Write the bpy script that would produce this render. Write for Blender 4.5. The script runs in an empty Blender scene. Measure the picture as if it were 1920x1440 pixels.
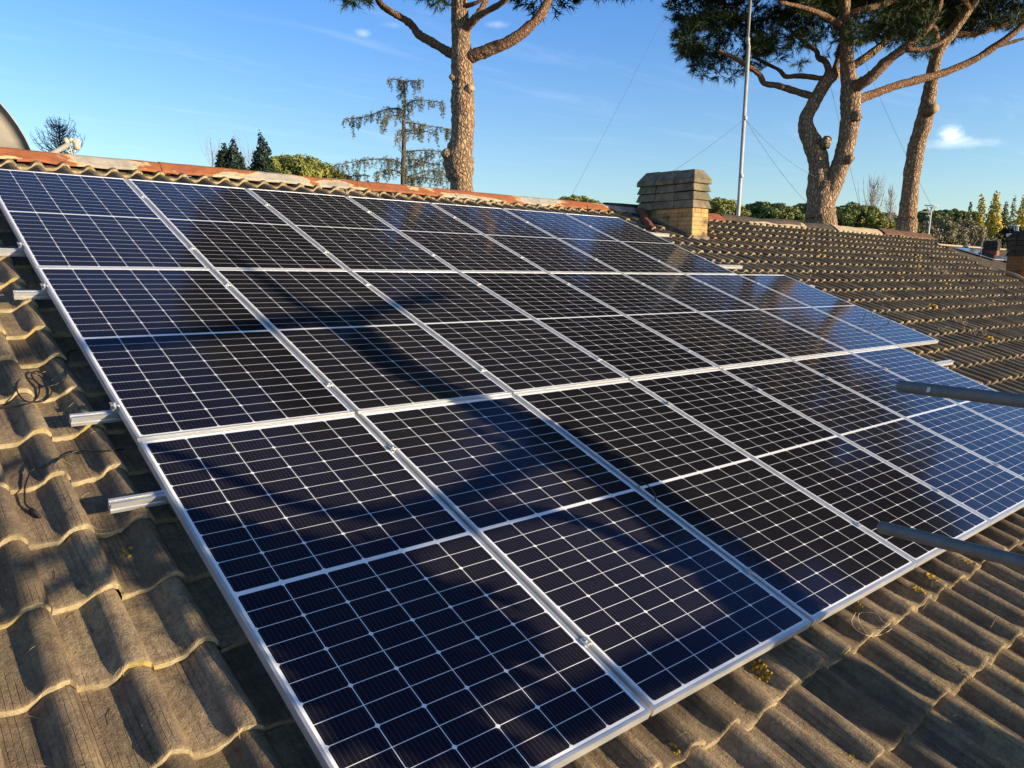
import bpy, math, random
import numpy as np
from mathutils import Matrix, Vector

D = bpy.data
scene = bpy.context.scene
COL = scene.collection
rad = math.radians
rng = np.random.default_rng(7)
random.seed(7)

# ------------------------------------------------------------------ camera
PITCH = rad(19.9)                               # roof pitch
RM3 = np.array([[1, 0, 0], [0, math.cos(PITCH), -math.sin(PITCH)], [0, math.sin(PITCH), math.cos(PITCH)]])
RM = Matrix(RM3.tolist()).to_4x4()              # roof frame (x along ridge, y up the slope, z off the roof) -> world


def rodr(w):
    w = np.array(w, float); t = np.linalg.norm(w); k = w / t
    K = np.array([[0, -k[2], k[1]], [k[2], 0, -k[0]], [-k[1], k[0], 0]])
    return np.eye(3) + math.sin(t) * K + (1 - math.cos(t)) * K @ K


CR = rodr([1.9661, -.5256, .6649])
CT = np.array([-4.1588, -1.6444, 6.0615])
FPX = 1456.86                                   # focal length for a 1920 px wide picture
CAMR = -CR.T @ CT                               # camera in the roof frame
CAMW = RM3 @ CAMR
CW = RM3 @ CR.T                                 # camera axes (right, down, forward) as columns, world
cam = D.cameras.new("camera"); cam_o = D.objects.new("camera", cam); COL.objects.link(cam_o)
cam.sensor_width = 36; cam.lens = FPX / 1920 * 36
cam.clip_start = .05; cam.clip_end = 3000
cm = np.eye(4); cm[:3, 0] = CW[:, 0]; cm[:3, 1] = -CW[:, 1]; cm[:3, 2] = -CW[:, 2]; cm[:3, 3] = CAMW
cam_o.matrix_world = Matrix(cm.tolist())
scene.camera = cam_o

# ------------------------------------------------------------------ light
LR = np.array([-.088, .138, -.08]); LR /= np.linalg.norm(LR)      # light travel direction, roof frame
LW = RM3 @ LR
SUN_EL = math.asin(-LW[2]); SUN_ROT = math.atan2(-LW[0], -LW[1])
sun = D.lights.new("sun", 'SUN'); sun.energy = 5.0; sun.angle = rad(.53); sun.color = (1, .83, .58)
sun_o = D.objects.new("sun", sun); COL.objects.link(sun_o)
sun_o.rotation_euler = Vector(LW).to_track_quat('-Z', 'Y').to_euler()
sun_o.location = (0, -20, 30)

scene.view_settings.view_transform = 'Standard'
scene.view_settings.look = 'None'
scene.view_settings.gamma = 1
scene.view_settings.exposure = 0.72

world = D.worlds.new("World"); scene.world = world; world.use_nodes = True
wt = world.node_tree; wt.nodes.clear()


class NT:
    """small node helper"""
    def __init__(s, tree): s.t = tree; s.l = tree.links
    def n(s, typ, **kw):
        nd = s.t.nodes.new(typ)
        for k, v in kw.items(): setattr(nd, k, v)
        return nd
    def link(s, a, b): s.l.new(a, b)
    def put(s, sock, v):
        if isinstance(v, bpy.types.NodeSocket): s.l.new(v, sock)
        else: sock.default_value = v
    def math(s, op, a, b=None, c=None, clamp=False):
        nd = s.n('ShaderNodeMath', operation=op, use_clamp=clamp)
        s.put(nd.inputs[0], a)
        if b is not None: s.put(nd.inputs[1], b)
        if c is not None: s.put(nd.inputs[2], c)
        return nd.outputs[0]
    def mix(s, f, a, b, mode='MIX'):
        nd = s.n('ShaderNodeMix', data_type='RGBA', blend_type=mode)
        s.put(nd.inputs[0], f)
        for i, v in ((6, a), (7, b)):
            if isinstance(v, tuple) and len(v) == 3: v = v + (1,)
            s.put(nd.inputs[i], v)
        return nd.outputs[2]
    def noise(s, vec, scale, detail=4, rough=.55, dist=0):
        nd = s.n('ShaderNodeTexNoise'); s.put(nd.inputs['Vector'], vec)
        nd.inputs['Scale'].default_value = scale; nd.inputs['Detail'].default_value = detail
        nd.inputs['Roughness'].default_value = rough; nd.inputs['Distortion'].default_value = dist
        return nd.outputs['Fac']
    def ramp(s, f, a, b, lo=0., hi=1.):
        nd = s.n('ShaderNodeMapRange', clamp=True, interpolation_type='SMOOTHSTEP')
        s.put(nd.inputs[0], f)
        nd.inputs[1].default_value = a; nd.inputs[2].default_value = b
        nd.inputs[3].default_value = lo; nd.inputs[4].default_value = hi
        return nd.outputs[0]
    def mapping(s, vec, scale=(1, 1, 1), rot=(0, 0, 0), loc=(0, 0, 0)):
        nd = s.n('ShaderNodeMapping'); s.put(nd.inputs[0], vec)
        nd.inputs['Scale'].default_value = scale; nd.inputs['Rotation'].default_value = rot
        nd.inputs['Location'].default_value = loc
        return nd.outputs[0]
    def bump(s, h, strength, dist, normal=None):
        nd = s.n('ShaderNodeBump'); s.put(nd.inputs['Height'], h)
        nd.inputs['Strength'].default_value = strength; nd.inputs['Distance'].default_value = dist
        if normal is not None: s.put(nd.inputs['Normal'], normal)
        return nd.outputs[0]


def ray_w(px, py):
    d = CW @ np.array([(px - 960) / FPX, (py - 720) / FPX, 1.]); return d / np.linalg.norm(d)


def at(px, py, d):
    """world point seen at a picture position, at horizontal distance d"""
    r = ray_w(px, py); return CAMW + r * (d / math.hypot(r[0], r[1]))


def onroof(px, py, z=0.):
    """roof frame point seen at a picture position, z above the glass plane"""
    d = RM3.T @ ray_w(px, py); return CAMR + d * ((z - CAMR[2]) / d[2])


W = NT(wt)
sky = W.n('ShaderNodeTexSky', sky_type='NISHITA'); sky.sun_disc = False
sky.sun_elevation = SUN_EL; sky.sun_rotation = SUN_ROT
sky.altitude = 50; sky.air_density = 1.0; sky.dust_density = .35; sky.ozone_density = 2.2
tc = W.n('ShaderNodeTexCoord'); gen = tc.outputs['Generated']
sep = W.n('ShaderNodeSeparateXYZ'); W.link(gen, sep.inputs[0])
# thin cirrus: noise on the flattened dome
zc = W.math('MAXIMUM', sep.outputs[2], .06)
cx_ = W.math('DIVIDE', sep.outputs[0], zc); cy_ = W.math('DIVIDE', sep.outputs[1], zc)
cmb = W.n('ShaderNodeCombineXYZ'); W.link(cx_, cmb.inputs[0]); W.link(cy_, cmb.inputs[1])
cir = W.noise(W.mapping(cmb.outputs[0], (.55, 2.2, 1), (0, 0, rad(52))), 1.3, 7, .62, .6)
cir = W.ramp(cir, .50, .90, 0, .13)
fade = W.ramp(sep.outputs[2], .05, .16)
cir = W.math('MULTIPLY', cir, fade)
cl = cir
for (px, py, rx, ry, amt) in ((1783, 253, 15, 14, .75), (1788, 266, 30, 8, .5), (1800, 270, 52, 7, .3), (680, 62, 11, 6, .26), (737, 47, 18, 5, .10), (932, 46, 20, 5, .20)):
    dv = ray_w(px, py)
    right = np.cross(dv, [0, 0, 1]); right /= np.linalg.norm(right); upv = np.cross(right, dv)
    dx = W.n('ShaderNodeVectorMath', operation='DOT_PRODUCT'); W.link(gen, dx.inputs[0]); dx.inputs[1].default_value = right
    dy = W.n('ShaderNodeVectorMath', operation='DOT_PRODUCT'); W.link(gen, dy.inputs[0]); dy.inputs[1].default_value = upv
    dz = W.n('ShaderNodeVectorMath', operation='DOT_PRODUCT'); W.link(gen, dz.inputs[0]); dz.inputs[1].default_value = dv
    nx = W.math('MULTIPLY', dx.outputs['Value'], FPX / rx); ny = W.math('MULTIPLY', dy.outputs['Value'], FPX / ry)
    r2 = W.math('ADD', W.math('MULTIPLY', nx, nx), W.math('MULTIPLY', ny, ny))
    rr = W.math('SQRT', r2)
    wob = W.noise(W.mapping(gen, (1, 1, 1.6)), 60, 7, .7)
    rr = W.math('ADD', rr, W.math('MULTIPLY', W.math('SUBTRACT', wob, .5), 2.0))
    m = W.math('MULTIPLY', W.ramp(rr, 1.5, -.3), amt)
    m = W.math('MULTIPLY', m, W.ramp(dz.outputs['Value'], .5, .9))
    cl = W.math('MAXIMUM', cl, m)
skyc = sky.outputs[0]
grey = W.n('ShaderNodeVectorMath', operation='MULTIPLY'); W.link(skyc, grey.inputs[0]); tint = W.mix(W.ramp(sep.outputs[2], .05, .38), (1.12, 1.22, 1.36), (.68, 1.07, 1.68)); zd = W.n('ShaderNodeVectorMath', operation='SCALE'); W.link(tint, zd.inputs[0]); W.link(W.ramp(sep.outputs[2], .46, .78, 1., .48), zd.inputs['Scale']); tint = zd.outputs[0]; W.link(tint, grey.inputs[1])
white = W.n('ShaderNodeRGB'); white.outputs[0].default_value = (8.2, 8.4, 8.8, 1)
skymix = W.mix(cl, grey.outputs[0], white.outputs[0])
bg = W.n('ShaderNodeBackground'); W.link(skymix, bg.inputs[0]); bg.inputs[1].default_value = .12
wo = W.n('ShaderNodeOutputWorld'); W.link(bg.outputs[0], wo.inputs[0])

# ------------------------------------------------------------------ helpers


def new_mat(name, color=(.5, .5, .5), rough=.6, metal=0., spec=.5):
    m = D.materials.new(name); m.use_nodes = True
    T = NT(m.node_tree); b = m.node_tree.nodes['Principled BSDF']
    b.inputs['Base Color'].default_value = tuple(color) + (1,)
    b.inputs['Roughness'].default_value = rough; b.inputs['Metallic'].default_value = metal
    b.inputs['Specular IOR Level'].default_value = spec
    return m, T, b


def objco(T):
    return T.n('ShaderNodeTexCoord').outputs['Object']


def set_props(o, label=None, cat=None, group=None, kind=None):
    if label: o['label'] = label
    if cat: o['category'] = cat
    if group: o['group'] = group
    if kind: o['kind'] = kind
    return o


def empty(name, loc=(0, 0, 0), label=None, cat=None, group=None, mw=None):
    o = D.objects.new(name, None); COL.objects.link(o)
    o.empty_display_size = .2
    if mw is not None: o.matrix_world = mw
    else: o.location = Vector(loc)
    return set_props(o, label, cat, group)


class MB:
    """collects faces of one mesh (quads / tris as index lists)"""
    def __init__(s): s.v = []; s.f = []; s.m = []; s.n = 0
    def add(s, v, f, mi=0):
        v = np.asarray(v, float).reshape(-1, 3)
        s.v.append(v)
        for a in f: s.f.append([i + s.n for i in a]); s.m.append(mi)
        s.n += len(v)
    def box(s, lo, hi, mi=0):
        x0, y0, z0 = lo; x1, y1, z1 = hi
        s.add([(x0, y0, z0), (x1, y0, z0), (x1, y1, z0), (x0, y1, z0), (x0, y0, z1), (x1, y0, z1), (x1, y1, z1), (x0, y1, z1)],
              [(0, 3, 2, 1), (4, 5, 6, 7), (0, 1, 5, 4), (1, 2, 6, 5), (2, 3, 7, 6), (3, 0, 4, 7)], mi)
    def prism(s, lo, hi, mi=0):
        """four bottom and four top corners given as lists"""
        s.add(list(lo) + list(hi), [(0, 3, 2, 1), (4, 5, 6, 7), (0, 1, 5, 4), (1, 2, 6, 5), (2, 3, 7, 6), (3, 0, 4, 7)], mi)
    def tube(s, pts, radii, sides=10, mi=0, wob=0., cap=True, seed=0, capmi=None):
        pts = np.asarray(pts, float); n = len(pts)
        radii = np.broadcast_to(np.asarray(radii, float), (n,))
        r = np.random.default_rng(seed + 11)
        tan = np.gradient(pts, axis=0); tan /= np.linalg.norm(tan, axis=1)[:, None] + 1e-12
        ref = np.array([0, 0, 1.]) if abs(tan[0][2]) < .9 else np.array([1., 0, 0])
        u = np.cross(tan[0], ref); u /= np.linalg.norm(u)
        vs = []
        ang = np.arange(sides) / sides * 2 * math.pi
        for i in range(n):
            u = u - tan[i] * (u @ tan[i]); u /= np.linalg.norm(u)
            w = np.cross(tan[i], u)
            rr = radii[i] * (1 + wob * r.normal(size=sides)) if wob else radii[i] * np.ones(sides)
            vs.append(pts[i] + (np.cos(ang) * rr)[:, None] * u + (np.sin(ang) * rr)[:, None] * w)
        v = np.concatenate(vs)
        f = []
        for i in range(n - 1):
            for k in range(sides):
                a = i * sides + k; b = i * sides + (k + 1) % sides
                f.append((a, b, b + sides, a + sides))
        s.add(v, f, mi)
        if cap:
            s.f.append([s.n - len(v) + k for k in range(sides)][::-1]); s.m.append(mi if capmi is None else capmi)
            s.f.append([s.n - sides + k for k in range(sides)]); s.m.append(mi if capmi is None else capmi)
    def build(s, name, mats, parent=None, smooth=False, mw=None, bevel=0.):
        me = D.meshes.new(name)
        v = np.concatenate(s.v) if s.v else np.zeros((0, 3))
        me.from_pydata(v.tolist(), [], s.f)
        return finish(me, name, mats, parent, smooth, mw, s.m, bevel)


def finish(me, name, mats, parent=None, smooth=False, mw=None, mi=None, bevel=0.):
    if not isinstance(mats, (list, tuple)): mats = [mats]
    for m in mats: me.materials.append(m)
    if mi is not None and len(mats) > 1: me.polygons.foreach_set('material_index', np.array(mi, np.int32))
    me.polygons.foreach_set('use_smooth', np.full(len(me.polygons), bool(smooth)))
    me.update()
    o = D.objects.new(name, me); COL.objects.link(o)
    if parent is not None: o.parent = parent
    if mw is not None: o.matrix_local = mw
    if bevel:
        b = o.modifiers.new('bevel', 'BEVEL'); b.width = bevel; b.segments = 2; b.limit_method = 'ANGLE'
    return o


def mesh_np(name, v, f, mats, parent=None, smooth=False, mw=None, mi=None):
    """fast mesh from arrays; f is (n,3) or (n,4)"""
    me = D.meshes.new(name)
    v = np.asarray(v, np.float32); f = np.asarray(f, np.int32); k = f.shape[1]
    me.vertices.add(len(v)); me.vertices.foreach_set('co', v.ravel())
    me.loops.add(f.size); me.loops.foreach_set('vertex_index', f.ravel())
    me.polygons.add(len(f)); me.polygons.foreach_set('loop_start', np.arange(len(f), dtype=np.int32) * k)
    me.update(calc_edges=True)
    return finish(me, name, mats, parent, smooth, mw, mi)


def spline(pts, n=6):
    """Catmull-Rom through points"""
    p = np.asarray(pts, float)
    q = np.vstack([2 * p[0] - p[1], p, 2 * p[-1] - p[-2]])
    out = []
    for i in range(1, len(q) - 2):
        for t in np.linspace(0, 1, n, endpoint=False):
            out.append(.5 * (2 * q[i] + (q[i + 1] - q[i - 1]) * t + (2 * q[i - 1] - 5 * q[i] + 4 * q[i + 1] - q[i + 2]) * t * t
                             + (3 * q[i] - q[i - 1] - 3 * q[i + 1] + q[i + 2]) * t ** 3))
    out.append(p[-1]); return np.array(out)


def zoff(y):
    """the old roof is not quite flat: it lifts towards the ridge and drops at the eaves"""
    return np.interp(y, [-8.6, -6.31, -4.206, -2.103, 0, 1.6], [-.045, -.02, 0, 0, .05, .09])


def zoff_t(y):
    return np.interp(y, [-8.6, -6.31, -4.206], [-.045, -.02, 0])


# ------------------------------------------------------------------ materials
def mat_tile():
    m, T, b = new_mat("weathered_tile", rough=.92, spec=.25)
    co = objco(T)
    sx = T.n('ShaderNodeSeparateXYZ'); T.link(co, sx.inputs[0])
    n1 = T.noise(co, 2.3, 6, .6); n2 = T.noise(co, 11, 6, .65); n3 = T.noise(co, 60, 4, .7)
    streak = T.noise(T.mapping(co, (26, 2.0, 6)), 1.6, 5, .6)
    col = T.mix(T.ramp(n2, .3, .72), (.205, .148, .092), (.335, .245, .148))
    col = T.mix(T.ramp(streak, .42, .72, 0, .75), col, (.115, .083, .055))
    yel = T.math('MULTIPLY', T.ramp(n1, .46, .66), T.ramp(n2, .35, .6))
    col = T.mix(T.math('MULTIPLY', yel, .45), col, (.33, .25, .10))
    tx = T.math('FLOOR', T.math('DIVIDE', T.math('SUBTRACT', sx.outputs[0], XO), TP)); ty = T.math('FLOOR', T.math('DIVIDE', T.math('SUBTRACT', Y_NOSE0, sx.outputs[1]), EXP))
    cv = T.n('ShaderNodeCombineXYZ'); T.link(tx, cv.inputs[0]); T.link(ty, cv.inputs[1])
    wn = T.n('ShaderNodeTexWhiteNoise', noise_dimensions='2D'); T.link(cv.outputs[0], wn.inputs['Vector'])
    vsc = T.n('ShaderNodeVectorMath', operation='SCALE'); T.link(col, vsc.inputs[0]); T.link(T.ramp(wn.outputs['Value'], 0, 1, .72, 1.28), vsc.inputs['Scale']); col = vsc.outputs[0]
    # black growth, denser on the far right of the roof
    gx = T.ramp(sx.outputs[0], 3.0, 12.0, .0, .55)
    gm = T.math('MULTIPLY', T.ramp(T.noise(co, 6, 6, .7), .32, .58), gx)
    col = T.mix(gm, col, (.075, .056, .036))
    # pale lichen dots
    vor = T.n('ShaderNodeTexVoronoi', feature='F1'); T.link(co, vor.inputs['Vector']); vor.inputs['Scale'].default_value = 42
    dots = T.math('MULTIPLY', T.ramp(vor.outputs['Distance'], .20, .13), T.ramp(T.noise(co, 3.1, 3), .52, .66))
    col = T.mix(T.math('MULTIPLY', dots, .6), col, (.42, .37, .27))
    col = T.mix(T.ramp(n3, .35, .7, 0, .5), col, (.095, .066, .040))
    spk = T.ramp(T.noise(co, 130, 3, .8), .60, .68, 0, .6)
    col = T.mix(T.math('MULTIPLY', spk, T.ramp(n2, .4, .6)), col, (.40, .31, .17))
    spd = T.ramp(T.noise(T.mapping(co, (1, 1, 1), loc=(7, 3, 1)), 95, 3, .8), .60, .66, 0, .7)
    col = T.mix(spd, col, (.05, .036, .024))
    T.link(col, b.inputs['Base Color'])
    wv = T.n('ShaderNodeTexWave', wave_type='BANDS', bands_direction='X'); T.link(co, wv.inputs['Vector'])
    wv.inputs['Scale'].default_value = 17; wv.inputs['Distortion'].default_value = 1.2; wv.inputs['Detail'].default_value = 2; wv.inputs['Detail Scale'].default_value = .6
    groove = T.math('MULTIPLY', T.ramp(wv.outputs['Fac'], .10, .0), T.ramp(T.noise(T.mapping(co, (9, 2.2, 1)), 1, 3), .47, .62))
    h = T.math('ADD', T.math('MULTIPLY', n3, .6), T.math('MULTIPLY', T.noise(co, 170, 3, .7), .45))
    h = T.math('SUBTRACT', h, T.math('MULTIPLY', groove, .9))
    T.link(T.bump(h, .9, .010), b.inputs['Normal'])
    return m


def mat_tile_edge():
    m, T, b = new_mat("tile_front_edge", rough=.95, spec=.2)
    co = objco(T)
    n = T.noise(co, 14, 5, .65); n2 = T.noise(co, 3, 4)
    col = T.mix(T.ramp(n, .3, .7), (.30, .23, .13), (.52, .42, .25))
    col = T.mix(T.ramp(n2, .56, .68, 0, .8), col, (.46, .34, .10))
    col = T.mix(T.ramp(T.noise(co, 7, 4), .60, .74, 0, .7), col, (.09, .07, .05))
    T.link(col, b.inputs['Base Color'])
    T.link(T.bump(T.noise(co, 90, 4, .7), .8, .006), b.inputs['Normal'])
    return m


def mat_cells(Wi, Li):
    m, T, b = new_mat("solar_glass", rough=.1)
    uv = T.n('ShaderNodeUVMap').outputs[0]
    s = T.n('ShaderNodeSeparateXYZ'); T.link(uv, s.inputs[0])
    X = T.math('MULTIPLY', s.outputs[0], Wi); Y = T.math('MULTIPLY', s.outputs[1], Li)
    pw = (Wi - .022) / 6; gap = .018
    ph = (Li - .026 - gap) / 24
    xa = T.math('SUBTRACT', X, .011)
    fx = T.math('FRACT', T.math('DIVIDE', xa, pw))
    ya = T.math('SUBTRACT', T.math('ABSOLUTE', T.math('SUBTRACT', Y, Li / 2)), gap / 2)
    fy = T.math('FRACT', T.math('DIVIDE', ya, ph))
    dx = T.math('SUBTRACT', pw / 2, T.math('ABSOLUTE', T.math('MULTIPLY', T.math('SUBTRACT', fx, .5), pw)))     # distance to column line
    dy = T.math('SUBTRACT', ph / 2, T.math('ABSOLUTE', T.math('MULTIPLY', T.math('SUBTRACT', fy, .5), ph)))
    f2 = T.math('FRACT', T.math('DIVIDE', ya, 2 * ph))
    d2 = T.math('SUBTRACT', ph, T.math('ABSOLUTE', T.math('MULTIPLY', T.math('SUBTRACT', f2, .5), 2 * ph)))     # distance to even row lines
    gx = T.math('GREATER_THAN', dx, .0015); gy = T.math('GREATER_THAN', dy, .0013)
    ch = T.math('GREATER_THAN', T.math('ADD', dx, d2), .0105)
    ins = T.math('MULTIPLY', T.math('MULTIPLY', gx, gy), ch)
    for a, lo, hi in ((xa, 0, Wi - .022), (ya, 0, ph * 12)):
        ins = T.math('MULTIPLY', ins, T.math('GREATER_THAN', a, lo)); ins = T.math('MULTIPLY', ins, T.math('LESS_THAN', a, hi))
    bb = T.math('FRACT', T.math('MULTIPLY', fx, 10))
    bus = T.math('LESS_THAN', T.math('ABSOLUTE', T.math('SUBTRACT', bb, .5)), .028)
    geo = T.n('ShaderNodeObjectInfo')
    tint = T.ramp(geo.outputs['Random'], 0, 1, .8, 1.2)
    cellc = T.mix(bus, (.0096, .0089, .0128), (.072, .066, .060))
    vm = T.n('ShaderNodeVectorMath', operation='SCALE'); T.link(cellc, vm.inputs[0]); T.link(tint, vm.inputs['Scale'])
    col = T.mix(ins, (.80, .80, .79), vm.outputs[0])
    co = objco(T)
    dust = T.math('MULTIPLY', T.ramp(T.noise(co, 2.2, 6, .65), .35, .8), .012)
    drop = T.n('ShaderNodeTexVoronoi', feature='F1'); T.link(co, drop.inputs['Vector']); drop.inputs['Scale'].default_value = 9
    dust = T.math('ADD', dust, T.math('MULTIPLY', T.math('MULTIPLY', T.ramp(drop.outputs['Distance'], .16, .05), T.ramp(T.noise(co, 4.3, 4, .6), .56, .62)), .022))
    # drips of dust gathered along the lower frame edge
    low = T.math('MULTIPLY', T.ramp(Y, .06, .0), T.ramp(T.noise(T.mapping(co, (30, 3, 1)), 1, 4), .4, .7, 0, .05))
    dust = T.math('ADD', dust, low)
    col = T.mix(dust, col, (.50, .44, .34))
    T.link(col, b.inputs['Base Color'])
    b.inputs['Roughness'].default_value = .09; b.inputs['IOR'].default_value = 1.36
    b.inputs['Specular IOR Level'].default_value = .5
    b.inputs['Specular Tint'].default_value = (.01, .03, .9, 1)
    T.link(T.bump(T.noise(co, 1.1, 2), .03, .02), b.inputs['Normal'])
    return m


def mat_alu(name="anodised_aluminium", c=(.80, .80, .79), r=.38):
    m, T, b = new_mat(name, c, r, .75)
    co = objco(T)
    st = T.noise(T.mapping(co, (3, 3, 120)), 4, 3)
    T.link(T.ramp(st, .3, .7, r - .06, r + .1), b.inputs['Roughness'])
    return m


def mat_bark(name="pine_bark", a=(.62, .42, .265), c=(.42, .28, .175), dark=(.085, .055, .036), red=(.58, .345, .21), sc=1.35):
    m, T, b = new_mat(name, rough=.95, spec=.15)
    co = objco(T)
    wc = T.n('ShaderNodeVectorMath', operation='ADD'); T.link(co, wc.inputs[0])
    nz = T.n('ShaderNodeTexNoise'); T.link(co, nz.inputs['Vector']); nz.inputs['Scale'].default_value = 5 * sc
    sc3 = T.n('ShaderNodeVectorMath', operation='SCALE'); T.link(nz.outputs['Color'], sc3.inputs[0]); sc3.inputs['Scale'].default_value = .16
    T.link(sc3.outputs[0], wc.inputs[1])
    vor = T.n('ShaderNodeTexVoronoi', feature='DISTANCE_TO_EDGE'); T.link(T.mapping(wc.outputs[0], (11 * sc, 11 * sc, 4.2 * sc)), vor.inputs['Vector']); vor.inputs['Scale'].default_value = 1
    vc = T.n('ShaderNodeTexVoronoi', feature='F1'); T.link(T.mapping(wc.outputs[0], (11 * sc, 11 * sc, 4.2 * sc)), vc.inputs['Vector']); vc.inputs['Scale'].default_value = 1
    plate = T.n('ShaderNodeSeparateXYZ'); T.link(vc.outputs['Color'], plate.inputs[0])
    col = T.mix(plate.outputs[0], c, a)
    col = T.mix(T.ramp(T.noise(co, .9 * sc, 4), .5, .68), col, red)
    col = T.mix(T.ramp(T.noise(co, 22 * sc, 4, .7), .42, .7, 0, .6), col, c)
    crack = T.ramp(vor.outputs['Distance'], .17, .02)
    col = T.mix(T.math('MULTIPLY', crack, .7), col, dark)
    T.link(col, b.inputs['Base Color'])
    h = T.math('ADD', T.ramp(vor.outputs['Distance'], 0, .3), T.math('MULTIPLY', T.noise(co, 40 * sc, 4, .7), .5))
    T.link(T.bump(h, 1,   .06 / sc), b.inputs['Normal'])
    return m


def mat_leaf(name, a, c, sc=1.2, rough=.6, trans=.0):
    m, T, b = new_mat(name, rough=rough, spec=.3)
    co = objco(T)
    col = T.mix(T.ramp(T.noise(co, sc, 3), .35, .65), a, c)
    g = T.n('ShaderNodeNewGeometry')
    v = T.ramp(g.outputs['Random Per Island'], 0, 1, .65, 1.35)
    vm = T.n('ShaderNodeVectorMath', operation='SCALE'); T.link(col, vm.inputs[0]); T.link(v, vm.inputs['Scale'])
    T.link(vm.outputs[0], b.inputs['Base Color'])
    if trans: b.inputs['Subsurface Weight'].default_value = 0
    return m


def mat_rust(name="rusted_sheet"):
    m, T, b = new_mat(name, rough=.75, spec=.3)
    co = objco(T)
    n = T.noise(T.mapping(co, (1, 2.6, 2.6)), 1.25, 6, .6, .4)
    rust = T.mix(T.ramp(T.noise(co, 9, 5, .7), .35, .7), (.34, .112, .042), (.24, .082, .038))
    grey = T.mix(T.ramp(T.noise(co, 6, 5, .7), .35, .7), (.42, .37, .30), (.28, .24, .195))
    cream = (.52, .40, .20)
    mask = T.ramp(n, .512, .535)
    col = T.mix(mask, rust, grey)
    edge = T.math('MULTIPLY', T.ramp(n, .505, .530), T.ramp(n, .565, .540))
    col = T.mix(T.math('MULTIPLY', edge, .8), col, cream)
    T.link(col, b.inputs['Base Color'])
    T.link(T.bump(T.noise(co, 30, 4, .7), .4, .006), b.inputs['Normal'])
    return m


def mat_mottled(name, a, c, sc=8, rough=.9, bumpd=.006, spec=.3, extra=None):
    m, T, b = new_mat(name, rough=rough, spec=spec)
    co = objco(T)
    col = T.mix(T.ramp(T.noise(co, sc, 6, .65), .32, .68), a, c)
    if extra: col = T.mix(T.ramp(T.noise(co, sc * .45, 5, .65), .53, .66, 0, .85), col, extra)
    T.link(col, b.inputs['Base Color'])
    T.link(T.bump(T.noise(co, sc * 7, 4, .7), .7, bumpd), b.inputs['Normal'])
    return m


def mat_brick(name, c1, c2, mort, sc=1.):
    m, T, b = new_mat(name, rough=.93, spec=.2)
    uv = T.n('ShaderNodeUVMap').outputs[0]
    br = T.n('ShaderNodeTexBrick'); T.link(uv, br.inputs['Vector'])
    br.inputs['Scale'].default_value = 1; br.inputs['Brick Width'].default_value = .25; br.inputs['Row Height'].default_value = .0635
    br.inputs['Mortar Size'].default_value = .006; br.inputs['Mortar Smooth'].default_value = .3; br.inputs['Bias'].default_value = -.1
    br.inputs['Color1'].default_value = c1 + (1,); br.inputs['Color2'].default_value = c2 + (1,); br.inputs['Mortar'].default_value = mort + (1,)
    co = objco(T)
    col = T.mix(T.ramp(T.noise(co, 9, 5, .7), .45, .75, 0, .6), br.outputs['Color'], (.25, .13, .06))
    st = T.math('MULTIPLY', T.ramp(T.noise(T.mapping(co, (9, 9, 1.1)), 1, 4, .6), .56, .66), .75)
    col = T.mix(st, col, (.36, .13, .035))
    soot = T.ramp(T.noise(co, 2.6, 6, .7), .52, .66, 0, .8)
    col = T.mix(soot, col, (.055, .045, .034))
    T.link(col, b.inputs['Base Color'])
    h = T.math('ADD', T.math('MULTIPLY', br.outputs['Fac'], -1.), T.math('MULTIPLY', T.noise(co, 60, 4), .4))
    T.link(T.bump(h, .8, .006), b.inputs['Normal'])
    return m


TP, EXP, Y_NOSE0, XO = .2125, .364, 1.203, .17          # tile roll pitch, course exposure, top course nose
PW, PL, PP, PQ = 1.043, 2.092, 1.06, 2.1029
LIP = .0115
M_tile = mat_tile(); M_edge = mat_tile_edge()
M_glass = mat_cells(PW - 2 * LIP, PL - 2 * LIP)
M_alu = mat_alu(); M_rail = mat_alu("mill_aluminium", (.82, .81, .78), .33)
M_under = new_mat("white_backsheet", (.6, .6, .6), .6)[0]
M_bark = mat_bark()
M_limb = mat_bark("pine_limb_bark", (.47, .285, .175), (.32, .185, .115), (.09, .05, .034), (.48, .225, .12), 1.9)
M_cut = mat_mottled("sawn_wood", (.46, .33, .19), (.34, .23, .13), 14)
M_rust = mat_rust()
M_needle = mat_leaf("pine_needles", (.036, .060, .020), (.062, .086, .025), .9)
M_twig = new_mat("bare_twigs", (.15, .115, .09), .9)[0]
M_cable = new_mat("black_cable", (.012, .012, .013), .45)[0]
M_plaster = mat_mottled("wall_plaster", (.55, .45, .32), (.48, .38, .26), 3)

# ------------------------------------------------------------------ ground
gm, T, b = new_mat("ground_grass", rough=1, spec=.1)
co = objco(T)
T.link(T.mix(T.ramp(T.noise(co, .12, 6, .65), .35, .65), (.05, .065, .022), (.10, .085, .045)), b.inputs['Base Color'])
GZ = -6.5
g = MB(); g.add([(-700, -700, GZ), (900, -700, GZ), (900, 900, GZ), (-700, 900, GZ)], [(0, 1, 2, 3)])
set_props(g.build("ground", gm), kind='structure')

# ------------------------------------------------------------------ our house
house = empty("house", (6, 1.3, GZ), "long low house with brown wavy tiled roof carrying the large solar array", "house")
IH = Matrix.Translation(-Vector(house.location))


def hpart(mbv, name, mats, smooth=False, roof=True, parent=None, bevel=0.):
    """part of the house; roof-frame or world coordinates"""
    o = mbv.build(name, mats, None, smooth, None, bevel)
    o.parent = parent or house
    if parent is None: o.matrix_local = IH @ (RM if roof else Matrix())
    return o


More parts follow.
